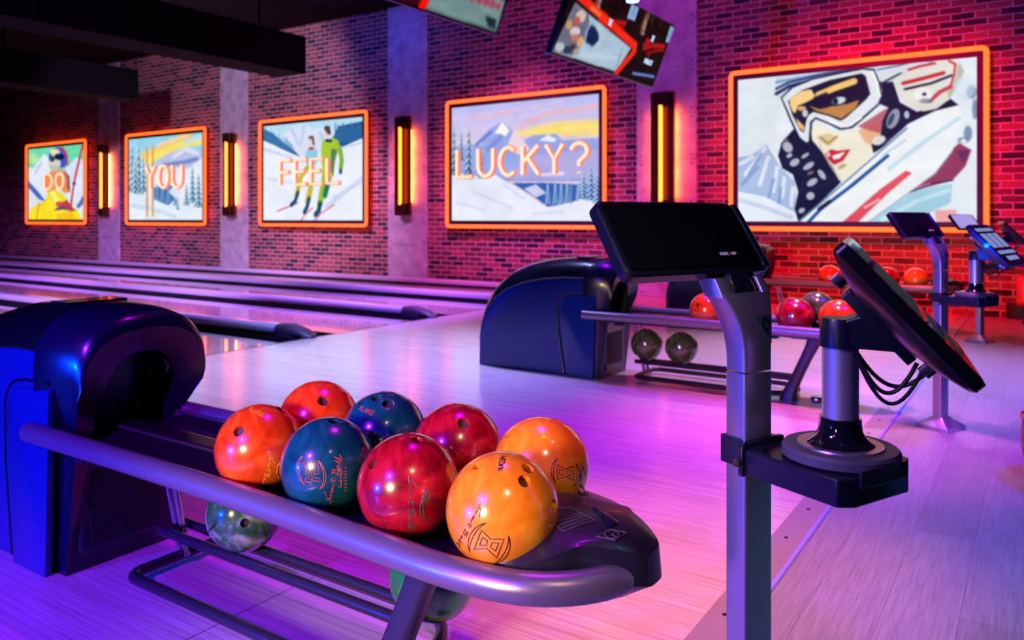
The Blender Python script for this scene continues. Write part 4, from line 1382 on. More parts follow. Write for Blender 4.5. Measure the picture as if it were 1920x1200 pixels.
    for j in range(NV):
        y = -0.184 + 0.368 * j / (NV - 1)
        x0, x1 = cap_x0(y), cap_x1(y)
        row = [(x0 + 0.012, y, 0.385)]
        for i in range(NU):
            u = i / (NU - 1)
            x = x0 + (x1 - x0) * u
            z = cap_surface(x, y)
            if i == 0:
                z -= 0.012
            k = max(0, min(1, (0.110 - abs(y)) / 0.09))
            z -= 0.016 * k * max(0, (u - 0.8) / 0.2) ** 2
            row.append((x, y, z))
        k = max(0, min(1, (0.110 - abs(y)) / 0.09))
        row.append((x1 + 0.006 * k, y, 0.432 - 0.014 * k))
        row.append((x1 - 0.05, y, 0.385))
        rows.append(row)
    rows = [[(p[0], CW(p[1]), p[2]) for p in r_] for r_ in rows]
    e.loft(rows, True, True)
    cap = e.build('end_cap', M_NOSEC, root, angle=40)
    # slatted vent on the cap
    g = MB()
    def S(x, y, dz=0.0):
        return Vector((x, CW(y), cap_surface(x, y) + dz))
    q = [(-0.810, -0.050), (-0.765, 0.002), (-0.695, -0.018), (-0.727, -0.082)]
    def Q(u, v):
        x = (q[0][0] * (1 - u) + q[3][0] * u) * (1 - v) + (q[1][0] * (1 - u) + q[2][0] * u) * v
        y = (q[0][1] * (1 - u) + q[3][1] * u) * (1 - v) + (q[1][1] * (1 - u) + q[2][1] * u) * v
        return x, y
    inset = MB()
    inset.loft([[S(*Q(u, v), 0.0012) for v in (0, .25, .5, .75, 1)] for u in (0, .2, .4, .6, .8, 1)], False, False)
    vent = inset.build('vent_grille', M_MOUTH, cap)
    edge = [(0, 0), (0, .5), (0, 1), (.5, 1), (1, 1), (1, .5), (1, 0), (.5, 0)]
    g.tube([S(*Q(u, v), 0.0015) for u, v in edge], 0.0016, 8, closed=True)
    for i in range(1, 8):
        u = i / 8
        g.tube([S(*Q(u, v), 0.0018) for v in (0.05, .3, .6, .95)], 0.0016, 6)
    g.build('vent_slat', M_TRIMLINE, vent)
    # shallow crest and maker badge near the tip
    c = MB()
    c.loft([[S(-0.74 + 0.08 * u, 0.045 - 0.055 * u + w * 0.013 * (0.4 + u), 0.0012 + (0.004 if w == 0 else 0)) for w in (-1, 0, 1)] for u in (0, .33, .66, 1)], False, False)
    c.build('crest', M_BEZEL, cap)
    bd = MB()
    dia = [(-0.668, -0.068), (-0.654, -0.030), (-0.630, -0.018), (-0.636, -0.056)]
    bd.tube([S(x, y, 0.0016) for x, y in dia], 0.0018, 6, closed=True)
    bd.tube([S(-0.648 + 0.012 * math.cos(a), -0.043 + 0.016 * math.sin(a), 0.002) for a in [2 * PI * i / 16 for i in range(16)]], 0.0018, 6, closed=True)
    bd.tube([S(-0.648, -0.043, 0.002), S(-0.634, -0.048, 0.002)], 0.0018, 6)
    bd.build('badge', M_TRIMLINE, cap)
    # pedestal leg under the near end
    lg = MB()
    secs = []
    LY = -0.065
    for (x, z, wx, wy) in LEGSEC:
        s = []
        for i in range(20):
            a = 2 * PI * i / 20
            s.append((x + wx / 2 * math.copysign(abs(math.cos(a)) ** .6, math.cos(a)), LY + wy / 2 * math.copysign(abs(math.sin(a)) ** .6, math.sin(a)), z))
        secs.append(s)
    lg.loft(secs)
    lg.build('pedestal_leg', M_LEG, root)
    MB().span((-1.22, -0.12, 0.370), (-0.99, 0.12, 0.386)).build('leg_plate', M_LEG, root, bevel=0.008)
    ft = MB().lathe([(0.036, 0), (0.036, 0.012), (0.030, 0.02), (0.0, 0.024)], (-1.10, 0.02, 0), 18).build('floor_foot', M_CHROME, root)
    # lower rack
    for y in (0.045, 0.125):
        MB().tube([(-2.285, y, 0.105), (-1.7, y, 0.105), (-1.24, y, 0.105)], 0.015, 14).build('lower_rail', M_DARKTUBE, root)
    lp = []
    for (cx_, cy_, r_, a0, a1) in ((-1.39, 0.07, 0.165, -90, 90), (-2.18, 0.19, 0.045, 90, 180), (-2.18, -0.05, 0.045, 180, 270)):
        for i in range(13):
            a = math.radians(a0 + (a1 - a0) * i / 12)
            lp.append((cx_ + r_ * math.cos(a), cy_ + r_ * math.sin(a), 0.03))
    MB().tube(lp, 0.016, 14, closed=True).build('base_loop', M_DARKTUBE, root)
    for (x0, x1) in ((-2.30, -2.235), (-2.26, -2.205)):
        MB().tube([(x0, 0.055, 0.370), (x1, 0.085, 0.03)], 0.011, 12).build('rack_post', M_CHROME, root)
    MB().tube([(-2.222, -0.055, 0.03), (-2.222, 0.195, 0.03)], 0.012, 10).build('cross_bar', M_DARKTUBE, root)
    return root
R1 = make_return('nearest ball return with dark blue hood, grey rail and eight balls on its tray')
for k, lab in ((1, 'middle ball return with blue hood, standing behind the console post with the black panel'),
               (2, 'farthest ball return, under the goggled skier light box, orange balls on its tray')):
    r = copy_tree(R1)
    r['label'] = lab
    r.location = (0, RC + PITCH * k, 0)

# ------------------------------------------------------------------ bowling balls
def ball_mat(name, cols, scale=4.0, distort=2.2, metal=0.0, coat=1.0, rough=0.22):
    m, nt, p = new_mat(name)
    tc = N(nt, 'ShaderNodeTexCoord')
    n = N(nt, 'ShaderNodeTexNoise')
    n.inputs['Scale'].default_value = scale * 2.0
    n.inputs['Detail'].default_value = 5
    n.inputs['Distortion'].default_value = distort
    L(nt, tc.outputs['Object'], n.inputs['Vector'])
    k = len(cols)
    c = ramp(nt, n.outputs['Fac'], [(0.30 + 0.40 * i / (k - 1), (*cc, 1)) for i, cc in enumerate(cols)])
    L(nt, c, p.inputs['Base Color'])
    p.inputs['Roughness'].default_value = rough
    p.inputs['Metallic'].default_value = metal
    p.inputs['Coat Weight'].default_value = coat
    p.inputs['Coat Roughness'].default_value = 0.02
    return m
M_AMBER = ball_mat('amber_pearl', [(0.80, 0.20, 0.004), (0.92, 0.27, 0.008), (1.0, 0.38, 0.02)])
M_ORANGE = ball_mat('orange_pearl', [(0.55, 0.025, 0.002), (0.85, 0.07, 0.004), (0.95, 0.16, 0.01)])
M_DEEPOR = ball_mat('deep_orange_pearl', [(0.60, 0.03, 0.004), (0.85, 0.06, 0.006), (0.90, 0.12, 0.012)])
M_TEAL = ball_mat('dark_teal_pearl', [(0.001, 0.036, 0.040), (0.003, 0.066, 0.070), (0.006, 0.105, 0.105)])
M_RED = ball_mat('ruby_pearl', [(0.08, 0.001, 0.004), (0.36, 0.003, 0.010), (0.55, 0.012, 0.022)], 3.0, 3.0, 0.0)
M_GREENB = ball_mat('green_white_swirl', [(0.01, 0.07, 0.012), (0.05, 0.20, 0.035), (0.55, 0.58, 0.30)], 2.5, 3.0)
M_GREENP = ball_mat('plain_green', [(0.01, 0.12, 0.012), (0.02, 0.22, 0.022), (0.04, 0.28, 0.04)])
M_OLIVE = ball_mat('olive_pearl', [(0.03, 0.05, 0.012), (0.08, 0.10, 0.03), (0.20, 0.20, 0.08)])
M_HOLEIN = mat('finger_hole_insert', (0.06, 0.03, 0.03), 0.5)
INK = {k: mat(k + '_engraving', c, 0.4) for k, c in dict(black=(0.05, 0.006, 0.006), red=(0.75, 0.06, 0.03), green=(0.01, 0.16, 0.06), yellow=(0.85, 0.5, 0.02), darkgreen=(0.01, 0.03, 0.012)).items()}

def sphere_mesh(name, r, holes, sub, rh=0.0125):
    """ball with sunk finger holes; holes are unit directions"""
    bm = bmesh.new()
    bmesh.ops.create_icosphere(bm, subdivisions=min(sub, 5), radius=r)
    hs = [Vector(h).normalized() for h in holes]
    if hs:
        es = [e for e in bm.edges if any(((e.verts[0].co + e.verts[1].co) / 2 - h * r).length < rh * 2.0 for h in hs)]
        bmesh.ops.subdivide_edges(bm, edges=es, cuts=7, use_grid_fill=True)
        for v in bm.verts:
            v.co = v.co.normalized() * r
    for v in bm.verts:
        n = v.co.normalized()
        for h in hs:
            if n.dot(h) < 0.9:
                continue
            ax = v.co.dot(h)
            rad = v.co - h * ax
            d = rad.length
            if d < rh * 1.12:
                k = rad / max(d, 1e-6)
                surf = math.sqrt(r * r - rh * rh)
                if d > rh * 0.965:
                    rr = rh if d < rh * 1.035 else d
                    v.co = k * rr + h * math.sqrt(r * r - rr * rr)
                    if d < rh * 1.0:
                        v.co = k * rh * 0.97 + h * (surf - 0.0012)
                else:
                    v.co = rad * 0.98 + h * (surf - 0.030)
    me = bpy.data.meshes.new(name)
    bm.to_mesh(me)
    bm.free()
    me.polygons.foreach_set('use_smooth', [True] * len(me.polygons))
    me.set_sharp_from_angle(angle=math.radians(50))
    return me
def px_dir(c, r, x, y):
    """unit direction from the ball centre to the point of its surface seen at a pixel"""
    o = Vector((0, 0, CAM_H))
    d = ray(x, y).normalized()
    oc = o - c
    b = oc.dot(d)
    disc = b * b - (oc.dot(oc) - r * r)
    t = -b - math.sqrt(max(disc, 0))
    return (o + d * t - c).normalized()
def surf_strokes(mb, c, r, strokes, th):
    for pl in strokes:
        P = []
        for (x0, y0), (x1, y1) in zip(pl[:-1], pl[1:]):
            n = max(1, int(math.hypot(x1 - x0, y1 - y0) / 5))
            for i in range(n):
                P.append((x0 + (x1 - x0) * i / n, y0 + (y1 - y0) * i / n))
        P.append(pl[-1])
        pts = [px_dir(c, r, x, y) * (r + 0.0001) for x, y in P]
        clean = [pts[0]]
        for q in pts[1:]:
            if (q - clean[-1]).length > 1e-5:
                clean.append(q)
        if len(clean) > 1:
            mb.tube(clean, th, 6)
def frame_px(strokes, org, ux, uy):
    return [[(org[0] + a * ux[0] + b * uy[0], org[1] + a * ux[1] + b * uy[1]) for a, b in pl] for pl in strokes]
# "Smart Ball" handwriting, about 10 wide, 1 high
SCRIPT = [
    [(1.75, 1.75), (.75, 1.0), (.2, .8), (.1, .55), (.7, .38), (.75, .1), (.2, -.1), (-.5, .0)],
    [(1.0, .0), (1.2, .5), (1.35, .0), (1.65, .5), (1.8, .0), (2.05, .5), (2.25, .0)],
    [(2.9, .45), (2.5, .4), (2.4, .1), (2.7, .05), (2.95, .45), (3.0, .0), (3.3, .45), (3.45, .0), (3.75, .45), (4.0, .4)],
    [(4.55, 1.2), (4.3, .3), (4.4, .0), (4.8, .1)], [(4.1, .75), (5.0, .8)],
    [(5.9, -.05), (6.1, 1.25)], [(5.7, 1.15), (6.7, 1.35), (6.8, .9), (6.1, .7), (6.8, .55), (6.7, .05), (5.8, -.05)],
    [(7.75, .45), (7.3, .45), (7.15, .1), (7.45, .0), (7.75, .45), (7.8, .0), (8.1, .25)],
    [(8.2, .1), (8.7, 1.5), (8.4, .1), (8.6, .0)], [(8.8, .1), (9.4, 1.6), (9.05, .1), (9.3, .0), (10.1, .6)]]
def crescent(cx_, cy_, r1, r2, off, a0, a1, n=16):
    A = [(cx_ + r1 * math.cos(math.radians(a0 + (a1 - a0) * i / n)), cy_ + r1 * math.sin(math.radians(a0 + (a1 - a0) * i / n))) for i in range(n + 1)]
    B = []
    for i in range(n + 1):
        t = i / n
        a = math.radians(a1 + (a0 - a1) * t)
        rr = r1 - (r1 - r2) * math.sin(PI * t)
        B.append((cx_ + rr * math.cos(a), cy_ + rr * math.sin(a)))
    return A + B
def bow_eight():
    """outlined 8 between two crescents, unit circle"""
    return [[(-.62, -.52), (-.62, .52), (0, .26), (.62, .52), (.62, -.52), (0, -.26), (-.62, -.52)],
            [(-.44, -.22), (-.44, .22), (-.12, .12), (-.12, -.12), (-.44, -.22)], [(.44, -.22), (.44, .22), (.12, .12), (.12, -.12), (.44, -.22)],
            crescent(0, 0, 1.08, .9, 0, 120, 225), crescent(0, 0, 1.08, .9, 0, -60, 45)]
def outlined_12():
    one = [(-.55, -.6), (-.55, -.42), (-.38, -.42), (-.38, .35), (-.58, .3), (-.58, .48), (-.2, .62), (-.2, -.42), (-.05, -.42), (-.05, -.6), (-.55, -.6)]
    two = [(.0, .6), (.55, .6), (.55, -.02), (.2, -.02), (.2, -.28), (.55, -.28), (.55, -.46), (.02, -.46), (.02, .16), (.36, .16), (.36, .42), (.0, .42), (.0, .6)]
    return [one, two, crescent(0, 0, 1.0, .84, 0, 115, 235), crescent(0, 0, 1.0, .84, 0, -65, 55)]
def word_px(s, org, ux, uy):
    return [q for g in text_strokes(s, 1, 1, .3) for q in frame_px(g, org, ux, uy)]

def ball(label, c, r, m, holes, group, sub=6, rh=0.0125, inks=()):
    """holes in photo pixels on the visible side; inks = (part name, ink, strokes, thickness)"""
    dirs = [px_dir(c, r, x, y) for x, y in holes]
    me = sphere_mesh('bowling_ball', r, dirs, sub, rh)
    me.materials.append(m)
    o = bpy.data.objects.new('bowling_ball', me)
    COL.objects.link(o)
    o.location = c
    tag(o, label, 'bowling ball', group)
    for d in dirs:
        rot = d.to_track_quat('Z', 'Y').to_matrix()
        surf = math.sqrt(r * r - rh * rh)
        MB().lathe([(0.0, surf - 0.0295), (rh * 0.9, surf - 0.0295), (rh * 0.9, surf - 0.012)][::-1], (0, 0, 0), 20, rot).build('finger_insert', M_HOLEIN, o)
    for nm, ink, strokes, th in inks:
        mb = MB()
        surf_strokes(mb, c, r, strokes, th)
        mb.build(nm, INK[ink], o)
    return o
YF, YB = RC - 0.098, RC + 0.115
def top_c(x, y, z, Y):
    p = on_y(x, y, Y)
    return Vector((p.x, Y, z))
G1 = 'bowling balls on the nearest ball return'
ZB1, ZB2 = 0.502, 0.522
RB = 0.1085
c = top_c(942, 956, 0.5205, RC - 0.147)
ball('amber orange bowling ball marked 8, front row, nearest the rounded rack end', c, RB, M_AMBER, [(895, 872), (990, 878), (983, 902), (1040, 947)], G1, 6, 0.0118,
     (('number_emblem', 'black', frame_px(bow_eight(), (917, 1020), (34, 13), (13, -34)), 0.0009),
      ('script_lettering', 'black', frame_px(SCRIPT, (899, 948), (-4.6, 7.6), (4.6, 5.0)), 0.0009),
      ('size_lettering', 'black', word_px('MEDIUM', (948, 857), (-7, 27), (-9, -2)), 0.0010)))
c = top_c(766, 911, 0.511, RC - 0.121)
ball('ruby red bowling ball with green lettering, front row, between teal and amber balls', c, RB, M_RED, [(698, 868), (782, 824), (768, 812)], G1, 6, 0.0125,
     (('script_lettering', 'green', frame_px(SCRIPT, (767, 897), (-.1, 10.0), (9.5, .5)), 0.0009),
      ('number_emblem', 'green', [[(805, 918), (794, 930), (788, 950), (789, 965), (800, 976), (795, 964), (793, 945), (798, 930), (805, 918)], [(800, 929), (801, 938), (806, 938), (806, 929)]], 0.0009)))
c = top_c(615, 871, 0.506, RC - 0.106)
ball('dark teal bowling ball with red 12 emblem, front row beside the orange one', c, RB, M_TEAL, [(626, 789), (697, 831)], G1, 6, 0.0125,
     (('number_emblem', 'red', frame_px(outlined_12(), (584, 886), (27, 4), (-5, -32)), 0.0008),
      ('script_lettering', 'red', frame_px(SCRIPT, (620, 940), (2.2, -8.6), (-8.5, -2.0)), 0.0009),
      ('fine_print', 'red', [[(640, 912 - i * 7), (640, 908 - i * 7)] for i in range(5)] + [[(636 + (i % 2) * 4, 914 - i * 5.5), (640 + (i % 3), 912 - i * 5.5)] for i in range(7)] + [[(646, 920 - i * 6), (650, 919 - i * 6)] for i in range(8)], 0.0011)))
c = top_c(487, 837, ZB1, YF)
ball('bright orange bowling ball with two dark holes, front row, leftmost beside the blue hood', c, RB, M_ORANGE, [(447, 808), (527, 768), (508, 755)], G1, 6, 0.0135,
     (('script_lettering', 'yellow', frame_px(SCRIPT, (507, 858), (-1.6, 5.2), (7.0, .5)), 0.0009),
      ('number_emblem', 'yellow', [[(531, 860), (522, 872), (519, 886), (523, 896), (528, 898), (525, 886), (527, 874), (533, 862)]], 0.0009),
      ('size_lettering', 'yellow', word_px('XLARGE', (466, 768), (27, 14), (4, -6)), 0.0007)))
c = top_c(1015, 884, ZB2, YB)
ball('amber orange bowling ball marked 8, back row behind the nearest amber one', c, RB, M_AMBER, [(954, 813)], G1, 6, 0.0125,
     (('number_emblem', 'black', frame_px(bow_eight(), (1060, 886), (25, 2), (-1, -27)), 0.0008),
      ('script_lettering', 'black', frame_px(SCRIPT, (1090, 873), (-.9, 8.0), (5, 2)), 0.0009)))
c = top_c(857, 834, ZB2, YB)
ball('ruby red bowling ball with one dark hole, back row', c, RB, M_RED, [(869, 793)], G1, 6, 0.0145)
c = top_c(720, 806, ZB2, YB)
ball('dark teal bowling ball with two holes and XLARGE lettering, back row', c, RB, M_TEAL, [(727, 757), (706, 745)], G1, 6, 0.0145,
     (('size_lettering', 'red', word_px('XLARGE', (673, 768), (26, 12), (4, -8)), 0.0008),))
c = top_c(597, 784, ZB2, YB)
ball('red orange bowling ball with one dark hole, back row, leftmost', c, RB, M_DEEPOR, [(606, 751)], G1, 6, 0.0145)
ZL = 0.2215
p = on_z(442, 967, ZL)
cl = Vector((p.x, RC + 0.085, ZL))
ball('green and white swirl bowling ball on the lower rack rails under the orange balls', cl, RB, M_GREENB, [(459, 981)], G1, 6, 0.0125,
     (('script_lettering', 'darkgreen', [[(388, 1002), (394, 990), (391, 1000), (398, 985), (396, 996), (405, 975), (400, 990), (409, 978)], [(386, 1006), (396, 1000), (402, 1003)], [(402, 958), (408, 950)]], 0.0011),))
p = on_z(806, 1080, ZL)
ball('plain green bowling ball half hidden behind the charcoal pedestal leg', Vector((p.x, RC + 0.085, ZL)), RB, M_GREENP, [], G1, 5)
G2, G3 = 'bowling balls on the middle ball return', 'bowling balls on the farthest ball return'
Y2 = RC + PITCH
Y3 = RC + 2 * PITCH
def far(label, x, y, Y, z, m, g, holes=()):
    q = on_y(x, y, Y)
    ball(label, Vector((q.x, Y, z)), RB, m, holes, g, 4, 0.014)
far('orange bowling ball beside the curved neck of the nearest console post', 1326, 582, Y2 - .098, ZB1, M_DEEPOR, G2, [(1307, 572)])
far('dark red bowling ball just right of the nearest console post', 1490, 593, Y2 - .098, ZB1, M_RED, G2)
far('orange bowling ball half hidden behind the black cap of the monitor arm', 1571, 597, Y2 - .098, ZB1, M_ORANGE, G2)
far('green bowling ball peeking between the dark red and the orange ball', 1531, 575, Y2 + .115, ZB2, M_OLIVE, G2)
far('olive bowling ball on the lower rack, left one of the pair', 1213, 657, Y2 + .085, ZL, M_OLIVE, G2)
far('olive bowling ball on the lower rack, right one of the pair', 1278, 663, Y2 + .085, ZL, M_OLIVE, G2, [(1257, 666)])
far('orange bowling ball alone at the left on the farthest tray', 1556, 515, Y3 - .098, ZB1, M_ORANGE, G3)
far('red bowling ball mostly hidden behind the edge on touch monitor', 1592, 518, Y3 - .098, ZB1, M_RED, G3)
far('dark red bowling ball between monitor and the amber ball on the farthest tray', 1664, 521, Y3 - .098, ZB1, M_RED, G3)
far('amber orange bowling ball beside the second console post on the farthest tray', 1717, 526, Y3 - .098, ZB1, M_AMBER, G3)

# ------------------------------------------------------------------ bowler consoles
M_STEEL = mat('brushed_steel_post', (0.50, 0.48, 0.52), 0.30, 0.85, noise=0.05, scale=120, aniso=0.4)
M_STEEL2 = mat('cast_steel_neck', (0.42, 0.38, 0.44), 0.30, 0.8)
M_ALU = mat('satin_aluminium_tube', (0.66, 0.62, 0.66), 0.38, 0.75)
M_KBLACK = mat('black_console_plastic', (0.006, 0.008, 0.016), 0.30, coat=0.2)
M_KFACE = mat('gloss_black_face', (0.003, 0.003, 0.005), 0.16)
M_BRKT = mat('black_powder_coat', (0.010, 0.012, 0.024), 0.32)
M_RING = mat('pale_metal_ring', (0.62, 0.60, 0.62), 0.25, 0.8)
M_DISC = mat('dark_grey_disc', (0.11, 0.10, 0.12), 0.45)
M_FLANGE = mat('gloss_black_flange', (0.008, 0.008, 0.012), 0.08, coat=1.0)
M_CABLE = mat('black_cable', (0.006, 0.006, 0.008), 0.45)
M_GLASS = mat('monitor_glass', (0.003, 0.003, 0.006), 0.04)
M_UI = emit('dim_touch_buttons', (0.04, 0.30, 0.36), 0.07)
M_UI2 = emit('touch_screen_glow', (0.40, 0.50, 0.90), 0.5)
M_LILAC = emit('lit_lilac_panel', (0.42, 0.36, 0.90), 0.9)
M_LOGO = mat('white_print', (0.8, 0.8, 0.8), 0.5)
M_LOGOR = mat('red_print', (0.8, 0.02, 0.02), 0.5)
M_PORT = mat('steel_port', (0.4, 0.4, 0.42), 0.3, 0.9)

def rrect(hx, hy, r, n=5):
    P = []
    for (sx, sy, a0) in ((1, 1, 0), (-1, 1, 90), (-1, -1, 180), (1, -1, 270)):
        for i in range(n + 1):
            a = math.radians(a0 + 90 * i / n)
            P.append((sx * (hx - r) + r * math.cos(a), sy * (hy - r) + r * math.sin(a)))
    return P
KTH = math.radians(-25)
def make_console(label, loc):
    """local axes: +x towards the bowlers, y along the row"""
    root = thing('bowler_console', label, 'console', loc, KTH, 'bowler consoles along the concourse edge')
    HXP, HYP = 0.0235, 0.0345
    post = MB()
    post.loft([[(q[0], q[1], z) for q in rrect(HXP, HYP, 0.006)] for z in (0.03, 0.808)])
    post.build('post', M_STEEL, root)
    b = MB()
    b.loft([[(q[0], q[1], z) for q in rrect(hx, hy, 0.006, 2)] for z, hx, hy in ((0, .085, .085), (0.018, .085, .085), (0.022, .080, .080), (0.045, .045, .05), (0.06, .028, .039))])
    b.build('base_plate', M_STEEL, root, angle=25)
    nk = MB()
    secs = []
    for z, x0, x1, hy in ((0.811, -.0235, .0235, .0345), (0.835, -.0240, .0235, .0345), (0.855, -.0255, .0230, .0355), (0.875, -.0285, .0215, .038), (0.895, -.033, .018, .0425), (0.915, -.039, .012, .049), (0.932, -.045, .004, .056), (0.946, -.050, -.004, .062)):
        s = []
        for q in rrect((x1 - x0) / 2, hy, 0.007, 3):
            s.append(((x0 + x1) / 2 + q[0], q[1], z))
        secs.append(s)
    nk.loft(secs)
    neck = nk.build('neck', M_STEEL2, root)
    # yoke: two prongs and the dark hinge between
    hg = MB()
    hg.box((-.036, 0.004, 0.955), (0.040, 0.060, 0.046), Matrix.Rotation(math.radians(-35), 3, 'Y'))
    hg.build('hinge', M_KBLACK, root, bevel=0.008)
    for ya, yb in ((-.062, -.024), (.042, .062)):
        pr_ = MB()
        pr_.loft([[(xc + a, (ya + yb) / 2 + b_, z) for a, b_ in rrect(0.023, (yb - ya) / 2, 0.005, 2)] for z, xc in ((0.940, -.025), (0.958, -.035), (0.972, -.044))])
        pr_.build('yoke_prong', M_STEEL2, neck)
    # maker badge on the bowlers' side
    bd = MB()
    bd.loft([[(.0235, -.016, .885), (.0235, .026, .885)][::1] + [(.0235, .026, .885), (.0235, -.016, .885)],] if False else
            [[(x, y, z) for (x, y, z) in ((.0245, .031, .858), (.0165, .040, .908), (.0165, -.006, .908), (.0225, .012, .880))],
             [(x - .006, y, z) for (x, y, z) in ((.0245, .031, .858), (.0165, .040, .908), (.0165, -.006, .908), (.0225, .012, .880))]])
    badge = bd.build('badge', mat('badge_grey', (0.10, 0.14, 0.18), 0.35, 0.5), root)
    rg = MB()
    rg.tube([(.0205 - .10 * .014 * math.sin(a), .021 + .008 * math.cos(a), .892 + .011 * math.sin(a)) for a in [2 * PI * i / 18 for i in range(18)]], 0.0018, 6, closed=True)
    rg.tube([(.0212, .021, .886), (.0232, .025, .874)], 0.0018, 6)
    rg.build('badge_ring', M_KFACE, badge)
    # tilted display panel
    ti = 0.93
    cen = Vector((-.078, -.081, 1.047))
    Rp = Matrix.Rotation(-(PI / 2 - ti), 3, 'Y')     # panel local: x normal, y width, z up the slope
    def PV(x, y, z):
        return cen + Rp @ Vector((x, y, z))
    Lw, Sh = 0.330, 0.152
    body = MB()
    secs = []
    for x, k in ((0.0, 0.0), (-0.004, 0.004), (-0.024, 0.004), (-0.032, -0.010)):
        secs.append([PV(x, q[0], q[1]) for q in rrect(Lw / 2 + k, Sh / 2 + k, 0.018, 4)])
    body.loft(secs)
    pnl = body.build('display_panel', M_KBLACK, root, angle=30)
    fc = MB()
    fc.loft([[PV(x, q[0], q[1]) for q in rrect(Lw / 2 - d, Sh / 2 - d, 0.014, 4)] for x, d in ((0.0, .006), (0.0022, .006), (0.003, .008))])
    fc.build('panel_face', M_KFACE, pnl, angle=30)
    wing = MB()
    wing.loft([[PV(x, y, z) for x, z in ((0.004, Sh / 2 - 0.004), (0.004, -Sh / 2 + 0.004), (-0.036, -Sh / 2 - 0.006), (-0.034, Sh / 2 - 0.01))] for y in (Lw / 2 - 0.006, Lw / 2 + 0.012)])
    wing.build('panel_side', M_KBLACK, pnl, bevel=0.003)
    txt, txr = MB(), MB()
    for i, g in enumerate(text_strokes('QUBICAAMF', 0.042, 0.0058, 0.3)):
        for pl in g:
            (txr if i == 5 else txt).tube([PV(0.0032, 0.062 + q[0], -Sh / 2 + 0.030 + q[1]) for q in pl], 0.0007, 5)
    lg = txt.build('panel_logo', M_LOGO, pnl)
    lg['label'] = 'small white lettering'
    txr.build('panel_logo_letter', M_LOGOR, pnl)['label'] = 'single red letter'
    # clamp and tray bracket
    cl = MB()
    o_ = 0.006
    cl.loft([[(q[0], q[1], z) for q in rrect(HXP + o_, HYP + o_, 0.003, 2)] for z in (0.648, 0.695)])
    cl.build('clamp_band', M_BRKT, root)
    out = [(.030, -.048), (.215, -.048), (.230, -.026), (.230, .110), (.205, .150), (.030, .150)]
    br = MB()
    br.prism(out, 0.640, 0.684)
    tray = br.build('tray_bracket', M_BRKT, root, bevel=0.003)
    lip = MB()
    lip.prism([(.230, -.018), (.237, -.018), (.237, .100), (.230, .100)], 0.668, 0.694)
    lip.build('tray_lip', M_BRKT, tray, bevel=0.002)
    fl = MB()
    fl.span((.026, -.056, 0.642), (.036, -.046, 0.69))
    fl.span((.020, -.050, 0.636), (.032, .055, 0.694))
    fl.build('clamp_flange', M_BRKT, tray, bevel=0.002)
    for (x, y) in ((.055, -.028), (.055, .095), (.09, .135)):
        MB().lathe([(0.006, 0.684), (0.006, 0.687), (0.003, 0.6895), (0, 0.690)], (x, y, 0), 12).build('tray_screw', M_KFACE, tray)
    MB().lathe([(0.0, 0.0), (0.006, 0.002), (0.007, 0.006)][::-1], (.031, -.060, 0.663), 12, Matrix.Rotation(PI / 2, 3, 'X')).build('clamp_bolt', M_KFACE, tray)
    dc = (0.148, 0.052, 0)
    MB().lathe([(0.086, 0.684), (0.092, 0.688), (0.092, 0.700), (0.088, 0.705), (0.060, 0.706), (0.0, 0.706)], dc, 48).build('swivel_disc', M_DISC, root)
    MB().lathe([(0.068, 0.7058), (0.067, 0.7085), (0.0, 0.7085)], dc, 48).build('disc_ring', M_RING, root)
    MB().lathe([(0.054, 0.708), (0.048, 0.712), (0.040, 0.719), (0.0345, 0.730), (0.033, 0.742), (0.0325, 0.752), (0, 0.753)], dc, 40).build('column_flange', M_FLANGE, root)
    MB().lathe([(0.0285, 0.745), (0.0285, 0.880)], dc, 36).build('column', M_ALU, root)
    ca = MB()
    ca.lathe([(0.0335, 0.868), (0.0335, 0.872), (0.0305, 0.912), (0.029, 0.915), (0, 0.915)], dc, 36)
    capo = ca.build('arm_cap', M_BRKT, root)
    # touch monitor on its arm
    th = math.radians(9.3) - KTH
    e = Vector((math.cos(th), math.sin(th), 0))
    w = Vector((-math.sin(th), math.cos(th), 0))
    sl = math.radians(47)
    dn = e * math.cos(sl) - Vector((0, 0, math.sin(sl)))       # down the slope
    nm = e * math.sin(sl) + Vector((0, 0, math.cos(sl)))       # out of the glass
    cw = Matrix.Rotation(-KTH, 3, 'Z') @ Vector((-.163 + .43, 1.395 - 1.40, 0.0))
    mc = Vector((cw.x - .024, cw.y, 0.941))
    def MV(a, b_, c_):
        return mc + w * a + dn * b_ + nm * c_
    HW, HS = 0.180, 0.133
    mb = MB()
    secs = []
    for c_, k, r_ in ((0.012, -0.006, .010), (0.010, 0.0, .012), (-0.006, 0.0, .012), (-0.012, -.006, .012), (-0.026, -.035, .03), (-0.036, -.07, .03)):
        secs.append([MV(q[0], q[1], c_) for q in rrect(HW + k, HS + k, r_, 4)])
    mb.loft(secs)
    mon = mb.build('monitor', M_KBLACK, root, angle=30)
    gl = MB()
    gl.loft([[MV(q[0], q[1], c_) for q in rrect(HW - d, HS - d, 0.006, 3)] for c_, d in ((0.0118, .008), (0.0130, .008))])
    gl.build('monitor_glass', M_GLASS, mon)
    ui = MB()
    for (a0, a1, b0, b1) in ((-.15, .15, -.105, -.085), (-.15, -.06, -.07, .02), (-.04, .05, -.07, .02), (.07, .15, -.07, .02), (-.15, .15, .04, .06), (-.10, .10, .075, .10)):
        ui.loft([[MV(a, b_, 0.0132) for a, b_ in ((a0, b0), (a1, b0), (a1, b1), (a0, b1))], [MV(a, b_, 0.0136) for a, b_ in ((a0, b0), (a1, b0), (a1, b1), (a0, b1))]])
    ui.build('screen_button', M_UI, mon)
    pm = MB()
    pm.loft([[MV(q[0], q[1], c_) for q in rrect(0.06, 0.07, 0.004, 2)] for c_, in ((-0.040,), (-0.056,))])
    plate = pm.build('mount_plate', M_BRKT, mon)
